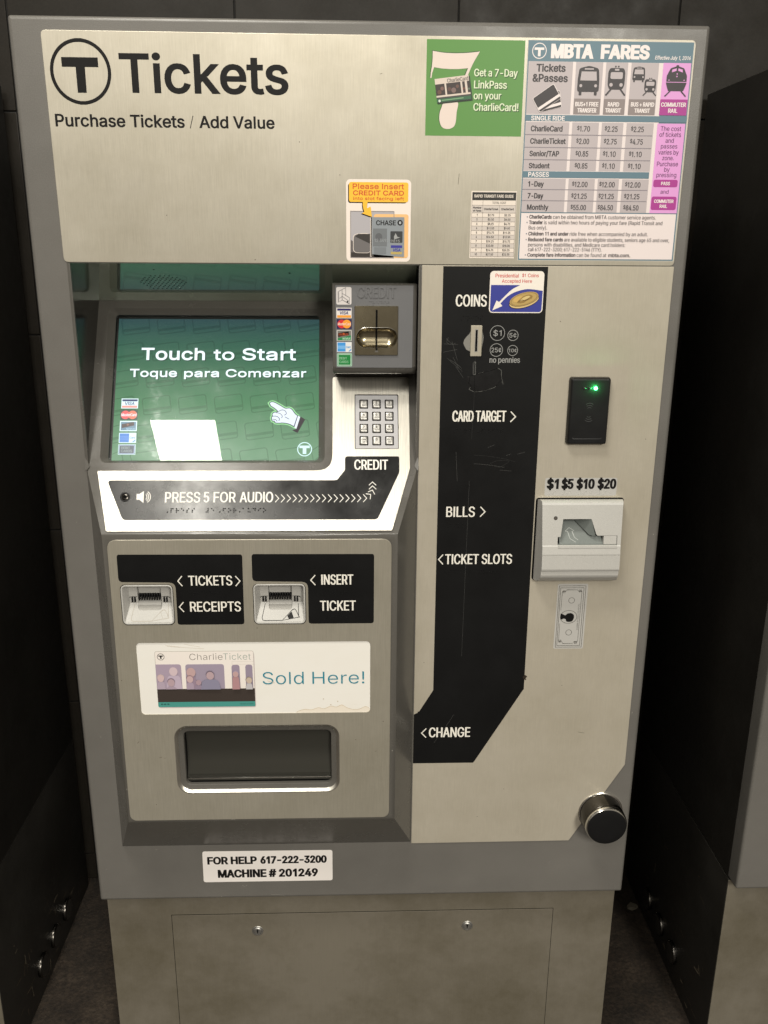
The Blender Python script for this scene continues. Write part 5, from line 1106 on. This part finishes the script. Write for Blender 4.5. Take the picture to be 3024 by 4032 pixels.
def ticket_slot(u0, v0, u1, v1, dark):
    """cast cup: raised rim, sloping floor, back wall with a toothed mouth and a finger channel"""
    m = MB(); out = rr(u0 + .9, v0 + .9, u1 - .9, v1 - .9, 6.4)
    L = lambda ins, w: [FL(u, v, w) for u, v in miter(out, -ins, -ins, 1)]
    m.loft([L(-.85, 1.15), L(-.8, .4), L(-.05, .4)], HOLE)
    m.loft([L(0, .4), L(.1, 1.9), L(.7, 2.3), L(1.7, 2.1), L(2.4, 1.0)], SILVERP)
    cu = (u0 + u1) / 2; w_ = (u1 - u0)
    ins = 2.4; a0, a1, b0, b1 = u0 + ins + .9, u1 - ins - .9, v0 + ins + .9, v1 - ins - .9
    W = lambda v: 0.6 if v <= b0 else 0.6 - 15.0 * (v - b0) / (v0 + 27 - b0)       # sloping floor
    D = -14.4; vf = v0 + 27
    fu0, fu1 = a0 + 5.5, a1 - 2.2                                                     # inner width at the back
    n0, n1, nb_ = cu - 16.4, cu + 16.4, v0 + 17.8                                       # finger channel
    G = lambda u, v: FL(u, v, W(v))
    # floor with the channel cut out
    lo = lambda v: a0 + (fu0 - a0) * (v - b0) / (vf - b0); hi = lambda v: a1 + (fu1 - a1) * (v - b0) / (vf - b0)
    ch = rounded([(n0, vf), (n0, nb_), (n1, nb_), (n1, vf)], [0, 5, 5, 0], 5)
    m.face([G(a0, b0), G(a1, b0), G(hi(nb_), nb_), G(lo(nb_), nb_)], SILVERP)
    left = [(lo(vf), vf), (lo(nb_), nb_)] + ch[6:0:-1][::-1][:6][::-1]
    cl = [p for p in ch if p[0] <= cu]; cr_ = [p for p in ch if p[0] > cu]
    m.face([G(lo(nb_), nb_)] + [G(*p) for p in cl[::-1]] + [G(lo(vf), vf)], SILVERP)
    m.face([G(hi(nb_), nb_), G(hi(vf), vf)] + [G(*p) for p in cr_[::-1]], SILVERP)
    # back wall beside the channel, cheeks and roof
    m.face([FL(fu0, vf, D), FL(n0, vf, D), FL(n0, b1 - 1.5, D + 5), FL(fu0, b1 - 1.5, D + 5)], SILVERP); m.face([FL(n1, vf, D), FL(fu1, vf, D), FL(fu1, b1 - 1.5, D + 5), FL(n1, b1 - 1.5, D + 5)], SILVERP)
    m.face([FL(fu0, b1 - 1.5, D + 5), FL(fu1, b1 - 1.5, D + 5), FL(a1, b1, 1.0), FL(a0, b1, 1.0)], SILVERP)
    m.face([FL(a0, b0, .6), FL(fu0, vf, D), FL(fu0, b1 - 1.5, D + 5), FL(a0, b1, 1.0)], SILVERP); m.face([FL(a1, b0, .6), FL(a1, b1, 1.0), FL(fu1, b1 - 1.5, D + 5), FL(fu1, vf, D)], SILVERP)
    # channel: rounded sill in front, deep back
    chd = [FL(u, v, W(v)) for u, v in ch]
    che = [FL(u + (.6 if u < cu else -.6), v + .6, W(v) - 4.5) for u, v in ch]
    m.loft([chd, che], SILVERP, closed=False)
    sill = [(nb_ + .6, W(nb_) - 4.5), (nb_ + 4.5, W(nb_) - 4.6), (nb_ + 6.2, W(nb_) - 3.4), (nb_ + 7.6, W(nb_) - 3.2), (nb_ + 9.2, W(nb_) - 4.4), (nb_ + 10.5, W(nb_) - 7), (vf + 2, D - 5), (vf + 8, D - 6.5), (b1 - 2, D - 1), (b1 - 1, D + 5)]
    m.loft([[FL(n0 + .4, v, w) for v, w in sill], [FL(n1 - .4, v, w) for v, w in sill]], SILVERP, closed=False)
    for u in (n0, n1): m.face([FL(u, vf, D), FL(u, b1 - 1.5, D + 5), FL(u, b1 - 2, D - 1), FL(u, vf + 8, D - 6.5), FL(u, vf, D - 5)], SILVERP)
    # mouth recess with rounded ends beside the channel
    for e0, e1 in ((cu - 29, n0 + .2), (n1 - .2, cu + 29)):
        s = rr(e0, vf + 1.6, e1 + 3 if e1 < cu else e1, vf + 10.4, 4.2) if e1 < cu else rr(e0 - 3, vf + 1.6, e1, vf + 10.4, 4.2)
        Db = lambda v: D + .25 + 5 * (v - vf) / (b1 - 1.5 - vf)
        s = [p for p in s if (p[0] <= e1 if e1 < cu else p[0] >= e0)]
        m.face([FL(u, v, Db(v)) for u, v in s], SILVERP)
        m.face([FL(u, max(v, vf + 5.8), Db(v) + .15) for u, v in s], HOLE)
    o = m.build('ticket_slot', tm, smooth=40)
    t = MB()
    for k in range(9):
        u = n0 + 2.0 + k * (n1 - n0 - 3.4) / 8.4
        t.box((u / 1000 - .0011, -.0475 + .0142, (vf + 6.4) / 1000), (u / 1000 + .0011, -.0475 + .0225, (vf + 13.0) / 1000), BLACKP, bev=.0007)
        t.box((u / 1000 - .0010, -.0475 + .0135, (vf + 3.8) / 1000), (u / 1000 + .0008, -.0475 + .0180, (vf + 9.6) / 1000), BLACKP, bev=.0006)
    t.box((n0 / 1000, -.0475 + .0195, (vf + 8) / 1000), (n1 / 1000, -.0475 + .0235, (vf + 12.6) / 1000), HOLE)
    for u in (n0 - 7.6, n0 - 3.9, n1 + 3.9, n1 + 7.6):
        t.box((u / 1000 - .0011, -.0475 + .0108, (vf + 1.9) / 1000), (u / 1000 + .0011, -.0475 + .0165, (vf + 9.6) / 1000), BLACKP, bev=.0007)
    t.build('slot_teeth', o)
    A = Art(lambda u, v, w: FL(u, v, W(v) + w), .05); c = INKBLK if dark else ink(168, 162, 152)
    A.line([(u0 + 15.2, v0 + 25.4), (u0 + 11.2, v0 + 8), (u0 + 12.2, v0 + 5.6), (u0 + 14.6, v0 + 4.9), (u0 + 39.6, v0 + 5)], .85, c, 1)
    A.line([(u0 + 61.6, v0 + 25.4), (u0 + 62.4, v0 + 10)], .85, c, 1)
    A.line([(u0 + 39.6, v0 + 5), (u0 + 53.6, v0 + 17.8), (u0 + 56.4, v0 + 18.6), (u0 + 58.4, v0 + 17.2), (u0 + 63.4, v0 + 8.8)], .85, c, 1, closed=True)
    if dark: A.poly([(u0 + 48.6, v0 + 6.8), (u0 + 55.6, v0 + 7.8), (u0 + 52.4, v0 + 15.6), (u0 + 46.4, v0 + 10.4)], INKBLK, 2)
    else: A.line([(u0 + 55, v0 + 8), (u0 + 52, v0 + 15)], .6, c, 1)
    A.build('fold_mark', o)
    return o
s1 = ticket_slot(-336.3, 505.8, -263.5, 566.3, False); s1['label'] = 'slot cup with a pale fold mark beside the receipts wording'
s2 = ticket_slot(-154.2, 505.6, -80.8, 566.8, True); s2['label'] = 'slot cup with a black fold mark beside the insert wording'

# printed sign panel
def mat_signwhite():
    m, nt, b = principled('stained_white_sign', (.78, .75, .70), .35)
    c = ramp(nt, noise_on(nt, 9, vec=(1, 1, 2.2), detail=8, rough=.7), [(.28, (.70, .66, .58)), (.40, (.785, .76, .71)), (.7, (.80, .78, .74))])
    nt.links.new(c, b.inputs['Base Color']); return m
A = Art(FL, .12)
A.put([miter(SIGN, 1, 1, 1)], mat_signwhite(), 0)
A.rect(-294.6, 374.6, -155.8, 461.4, ink(208, 196, 196), 1, r=3); 
A.rect(-296, 376.4, -156.6, 464.6, ink(168, 162, 152), 2, r=3); A.rect(-295.5, 376.9, -157.1, 464.1, ink(236, 228, 222), 3, r=2.6)
A.rect(-295.9, 376.4, -156.9, 384.8, ink(72, 148, 140), 4, r=1.5); A.rect(-295.9, 384.6, -156.8, 405.4, ink(62, 54, 50), 5)
A.ring(-287.5, 456.2, 5.2, .7, ink(60, 54, 50), 4); A.poly([(-290.8, 458.4), (-290.8, 456.6), (-288.5, 456.6), (-288.5, 453.2), (-286.4, 453.2), (-286.4, 456.6), (-284.2, 456.6), (-284.2, 458.4)][::-1], INKBLK, 4)
A.text('Charlie', -247.2, 451, -200.6, 460.6, ink(92, 84, 78), 4, sw=.085); A.text('Ticket', -199.8, 451, -160.8, 460.6, ink(124, 146, 138), 4, sw=.085)
A.text('Sold', -145.2, 411.6, -86.4, 430.8, ink(42, 130, 150), 4, sw=.12); A.text('Here!', -73.9, 411.6, .6, 430.6, ink(42, 130, 150), 4, sw=.12)
A.frame(-187.8, 443.4, -156.8, 448, .3, ink(200, 194, 186), 4)
LV = [(-295.8, 405.4, -259.8, 444.4), (-253.8, 405.4, -199.2, 444.2), (-188.6, 405.2, -177.2, 442.9), (-169, 405, -159, 443)]
for k, (u0, v0, u1, v1) in enumerate(LV):
    A.put([rounded([(u0, v0), (u1, v0), (u1, v1), (u0, v1)], [0, 0, 4, 0 if k == 0 else 4])], ink(*[(168, 152, 170), (158, 146, 164), (154, 140, 158), (150, 138, 156)][k]), 5)
HDL = [6]
HD = lambda cx, cy, r, sk, cl, hw, hair=None: (HDL.__setitem__(0, HDL[0] + 3), A.put([ccw(spline([(cx - hw, 405.6), (cx - hw * .8, cy - r * 1.7), (cx - r * .4, cy - r * 1.15), (cx + r * .4, cy - r * 1.15), (cx + hw * .8, cy - r * 1.7), (cx + hw, 405.6)], 4))], ink(*cl), HDL[0]),
    A.put([circ(cx, cy + r * .25, r * 1.08, 20, r * 1.12)], ink(*hair), HDL[0] + 1) if hair else None, A.disc(cx, cy - r * .1, r, ink(*sk), HDL[0] + 2, 20, ry=r * 1.15))
HD(-271, 434, 6, (206, 186, 192), (188, 172, 190), 11); HD(-289.4, 423, 4.6, (204, 178, 180), (176, 160, 176), 6, (196, 176, 172)); HD(-275, 416.6, 5, (180, 156, 164), (168, 150, 166), 8, (128, 112, 126))
HD(-246, 433, 6.4, (190, 160, 160), (150, 130, 148), 7.6); HD(-248, 422, 4.6, (196, 168, 170), (168, 150, 168), 5.6, (150, 122, 128)); HD(-236, 417, 3.8, (172, 146, 156), (148, 132, 152), 6)
HD(-219, 428, 5.4, (182, 158, 164), (138, 134, 156), 14, (116, 104, 118)); HD(-182.8, 430, 4, (190, 158, 158), (176, 136, 140), 5.4, (160, 148, 172)); HD(-164, 420, 4, (196, 178, 164), (190, 186, 190), 4.8, (158, 146, 130))
for u in (-291.6, -287.2, -282.8): A.line([(u + 1.6, 382.4), (u, 381.2), (u + 1.6, 380)], .5, INKBLK, 5); A.line([(u, 381.2), (u + 3.4, 381.2)], .5, INKBLK, 5)
A.text('1234567890', -179, 379.6, -159.4, 381.9, ink(50, 96, 92), 5, sw=.14)
STN = ink(196, 178, 146)
A.poly(spline([(-98, 365.4), (-92, 369), (-84, 370.6), (-76, 369.6), (-66, 373), (-58, 371), (-48, 375.4), (-40, 373.6), (-32, 377), (-24, 372), (-10, 369), (2, 374), (8, 370), (8, 365.4)], 3), ink(232, 223, 209), 1)
A.line(spline([(-98, 366), (-92, 369), (-84, 370.6), (-76, 369.6), (-66, 373), (-58, 371), (-48, 375.4), (-40, 373.6), (-32, 377), (-24, 372), (-10, 369), (2, 374), (8, 371)], 3), .5, STN, 2)
for p in ([(-280, 474), (-262, 471.4), (-246, 469.6), (-226, 468.2)], [(-278, 472.6), (-260, 470.4)], [(-254, 475.6), (-232, 471)]): A.line(spline(p, 4), .45, ink(204, 194, 178), 1)
A.line([(-138, 417.4), (-128, 414)], .9, ink(214, 200, 184), 5)
for u, v in ((-58.6, 387), (-48, 377.6), (-38, 383)): A.disc(u, v, .8, ink(186, 170, 140), 3, 10)
A.build('printed_sign', tm, label='white sign panel with a drawn transit ticket and teal wording')

# change tray
ty = MB(); TL = lambda ins, w: [FL(u, v, w) for u, v in miter(TRAY, -ins, -ins, 1)]
ty.loft([TL(0, 1.35), TL(.4, 1.5), TL(1.2, 1.3), TL(4.8, -2.0)], STEEL4)
ty.loft([TL(4.8, -2.0), TL(5.6, -2.6), TL(10.4, -3.4), TL(12.2, -4.4), TL(12.8, -9)], MOULD)
ty.loft([TL(12.8, -9), TL(12.8, -40)], BLACKP, cap1=True)
tray = ty.build('change_tray', tm, smooth=50)
fpz = MB(); z0, z1 = 247.4, 336
rows_ = [(z0 + (z1 - z0) * k / 12, -9.5 - 4 * k / 12 - 7 * math.sin(math.pi * k / 12)) for k in range(13)]
fpz.loft([[FL(-263, v, w), FL(-49.4, v, w)] for v, w in rows_], SMOKED, closed=False)
for k, (v, w) in enumerate(((250.4, -8.6), (253.2, -8.9), (256, -9.1))):
    fpz.box((-.263, -.0475 + .0086 + k * .0004, v / 1000), (-.0494, -.0475 + .0098, v / 1000 + .0014), CHROME if k == 0 else SMOKED, bev=.0004)
fpz.build('tray_flap', tray)

# ------------------------------------------------------------------ bill acceptor
ba = MB(); ba.slab(F0, rr(243.6, 551.6, 369, 675.6, 4), 1.2, 1.45, HOLE, bev=.05)
prof = [(673.4, 1.4), (675.0, 9), (675.2, 13), (674.6, 16.2), (673, 18.0), (670, 18.8), (613.2, 27.2), (611.6, 28), (600.6, 30), (599.6, 30), (599.4, 29.2), (598.4, 29.2), (598.2, 30.2), (579, 31.6), (576.8, 31.2), (575.6, 29.6), (574.6, 29.2), (568.6, 28.8), (568, 27.6), (566.6, 27.4), (564, 25.8), (556.4, 17), (553.6, 10), (553, 1.4)]
X0 = lambda w: 246 + 5.0 * min(1, w / 28); X1 = lambda w: 366.8 - 5.0 * min(1, w / 28)
FACEZ = lambda v: 18.8 + (670 - v) * 8.4 / 56.8
BH = [(279.4, 650.2), (319.4, 650.2), (326.6, 629.2), (328.6, 626.8), (356.8, 626.8), (356.8, 613.9), (272.4, 613.9), (272.4, 625.2), (276.4, 625.2)]
for (va, wa), (vb, wb_) in zip(prof, prof[1:]):
    if va == 670:
        for qd in fill([[(X0(27), 613.2), (X1(27), 613.2), (X1(19), 670), (X0(19), 670)], ccw(BH)[::-1]]): ba.face([F0(u, v, FACEZ(v)) for u, v in qd], SILVERP)
    else:
        ba.face([F0(X0(wa), va, wa), F0(X0(wb_), vb, wb_), F0(X1(wb_), vb, wb_), F0(X1(wa), va, wa)], SILVERP)
for X_ in (X0, X1): ba.face([F0(X_(w), v, w) for v, w in prof], SILVERP)
bh = ccw(BH)
ba.loft([[F0(u, v, FACEZ(v)) for u, v in bh], [F0(u, v, FACEZ(v) - 26) for u, v in bh]], GREYGREEN, cap1=True)
ba.face([F0(276, 650, FACEZ(650) - 25), F0(276, 612, FACEZ(612) - 3), F0(357, 612, FACEZ(612) - 3), F0(330, 650, FACEZ(650) - 25)], GREYGREEN)   # sloping chute
ba.face([F0(299.6, 643.6, FACEZ(643) - 19), F0(318, 626.2, FACEZ(626) - 6), F0(325.6, 626.4, FACEZ(626)), F0(319.4, 650, FACEZ(650))], GREYGREEN)
ba.face([F0(299.6, 643.6, FACEZ(643) - 19), F0(319.4, 650, FACEZ(650)), F0(300, 650.2, FACEZ(650) - 22)], GREYGREEN)
acc = ba.build('bill_acceptor', tm, smooth=35)
bk = MB(); bk.slab(lambda u, v, w: F0(u, v, FACEZ(v) + w), rr(337.6, 614.4, 356.2, 626.2, .6), -10, -.2, SILVERP, bev=.4)
bk.slab(lambda u, v, w: F0(u, v, FACEZ(v) + w), rr(272.9, 609.4, 356.4, 613.4, .5), -1, 1.6, SILVERP, bev=.5); bk.build('slot_guide', acc)
A = Art(lambda u, v, w: F0(u, v, FACEZ(v) + w), .05); A.disc(268.6, 651.6, 2.7, HOLE, 1, 20); A.disc(268.6, 651.6, 2.2, ink(74, 68, 62), 2, 20)
A.build('status_light', acc)
ch = lambda u, v, w: F0(u, v, FACEZ(650) - 25 + (650 - v) / 38 * (FACEZ(612) - 3 - FACEZ(650) + 25) + w)
A = Art(ch, .1); AL = ink(196, 200, 196)
for p in ([(285.6, 629.4), (291.6, 633.6), (298.4, 629.6), (295.4, 629.2), (298, 622), (303, 618.6)], [(285.6, 629.4), (289, 629), (291.6, 620.4), (299.4, 616)]): A.line(p, .5, AL, 1)
A.build('arrow_mark', acc)

# ------------------------------------------------------------------ lock knob
kn = MB(); c = lambda r, w, n=48: [F0(u, v, w) for u, v in circ(376.4, 155.4, r, n)]
kn.loft([c(35.4, 0), c(35.4, 2.6), c(34.6, 3.2), c(33.2, 3.4)], CHROME)
kn.loft([c(33.2, 3.4), c(33.0, 6), c(33.0, 31), c(32.7, 31.6), c(32.4, 32), c(32.8, 32.4), c(32.7, 35.2)], DARKCH)
kn.loft([c(32.7, 35.2), c(31.0, 39.2), c(30.4, 39.8)], CHROME)
kn.loft([c(30.4, 39.8), c(29.6, 40), c(20, 40.1)], BLACKP, cap1=True)
knob = kn.build('lock_knob', tm, smooth=30)

# ------------------------------------------------------------------ a scrap on the floor between two machines
sc = MB(); base_ = [(-.012, -.006), (-.004, -.011), (.006, -.008), (.013, -.002), (.008, .007), (-.003, .010), (-.011, .004)]
sc.loft([[(.599 + a, .400 + b, FLOOR + .001) for a, b in base_], [(.599 + a * .8, .400 + b * .8, FLOOR + .004 + .004 * (i % 2)) for i, (a, b) in enumerate(base_)]], principled('paper_scrap', (.13, .115, .085), .8)[0], cap1=True)
tag(sc.build('paper_scrap'), 'small pale paper scrap on the dark floor between two machines', 'litter')

# ------------------------------------------------------------------ small chips, dings and smears of use
rs = random.Random(21)
def scuffs(F, w, parent, spots, mat, name='wear_marks'):
    A = Art(F, w)
    for u, v, l, a in spots:
        d = (math.cos(a) * l, math.sin(a) * l); p = [(u, v), (u + d[0] * .5 + rs.uniform(-.3, .3), v + d[1] * .5 + rs.uniform(-.3, .3)), (u + d[0], v + d[1])]
        if l < 1: A.disc(u, v, .35 + l * .5, mat, 1, 8)
        else: A.line(p, rs.uniform(.3, .6), mat, 1)
    A.build(name, parent)['kind'] = 'stuff'
CHIP = ink(150, 146, 138); DING = ink(96, 88, 74)
scuffs(F0, 0, door, [(-196, 26, 5, -.6), (-190, 24, 3, .9), (-230, 4.6, .6, 0), (-150, 6.4, 14, .02), (-136, 5.2, 7, 0), (110, 6, 4, .1), (-402, 640, 2.4, 1.2), (-398, 300, .7, 0), (417, 620, .8, 0), (412, 330, 3, 1.4), (-410, 60, 2, .8), (300, 60, 3, .4), (20, 42, 2.5, -.4), (-330, 96, 3.4, .2)], CHIP)
scuffs(FL, 1.3, lower, [(-345, 420, .7, 0), (-330, 318, 4, .9), (-300, 294, 4, .05), (-293, 293, 2, 0), (28, 350, .9, 0), (16, 300, 3, .2), (-12, 320, .6, 0), (-150, 500, .7, 0), (-310, 214, .6, 0)], DING)
scuffs(F0, 1.3, header, [(-80, 1138, .6, 0), (-140, 996.5, .9, 0), (120, 1090, 13, 1.5), (20, 1216, 3, .3), (-30, 1100, .5, 0), (-250, 1050, .5, 0)], DING)
scuffs(F0, 1.3, pay, [(262, 920, .6, 0), (90, 420, .7, 0), (330, 300, 10, -.2), (180, 150, .6, 0), (220, 200, .5, 0), (300, 380, .6, 0), (392, 760, .5, 0)], DING)
scuffs(front(-0.0475), 0.0, fascia, [(-200, 185, 6, .1), (-196, 184.6, 3, .4), (-352, 240, .8, 0), (42, 300, .9, 0)], CHIP)
scuffs(FB, 1.95, apo, [(-290, -150, 5, .2), (-120, -110, 20, 1.25), (-60, -180, 9, .4), (120, -140, 6, 2.2), (240, -210, 8, .3), (40, -240, 12, .1), (200, -100, 4, -.9), (-20, -95, 4, .8), (-230, -230, 10, 1.0)], ink(120, 110, 92))
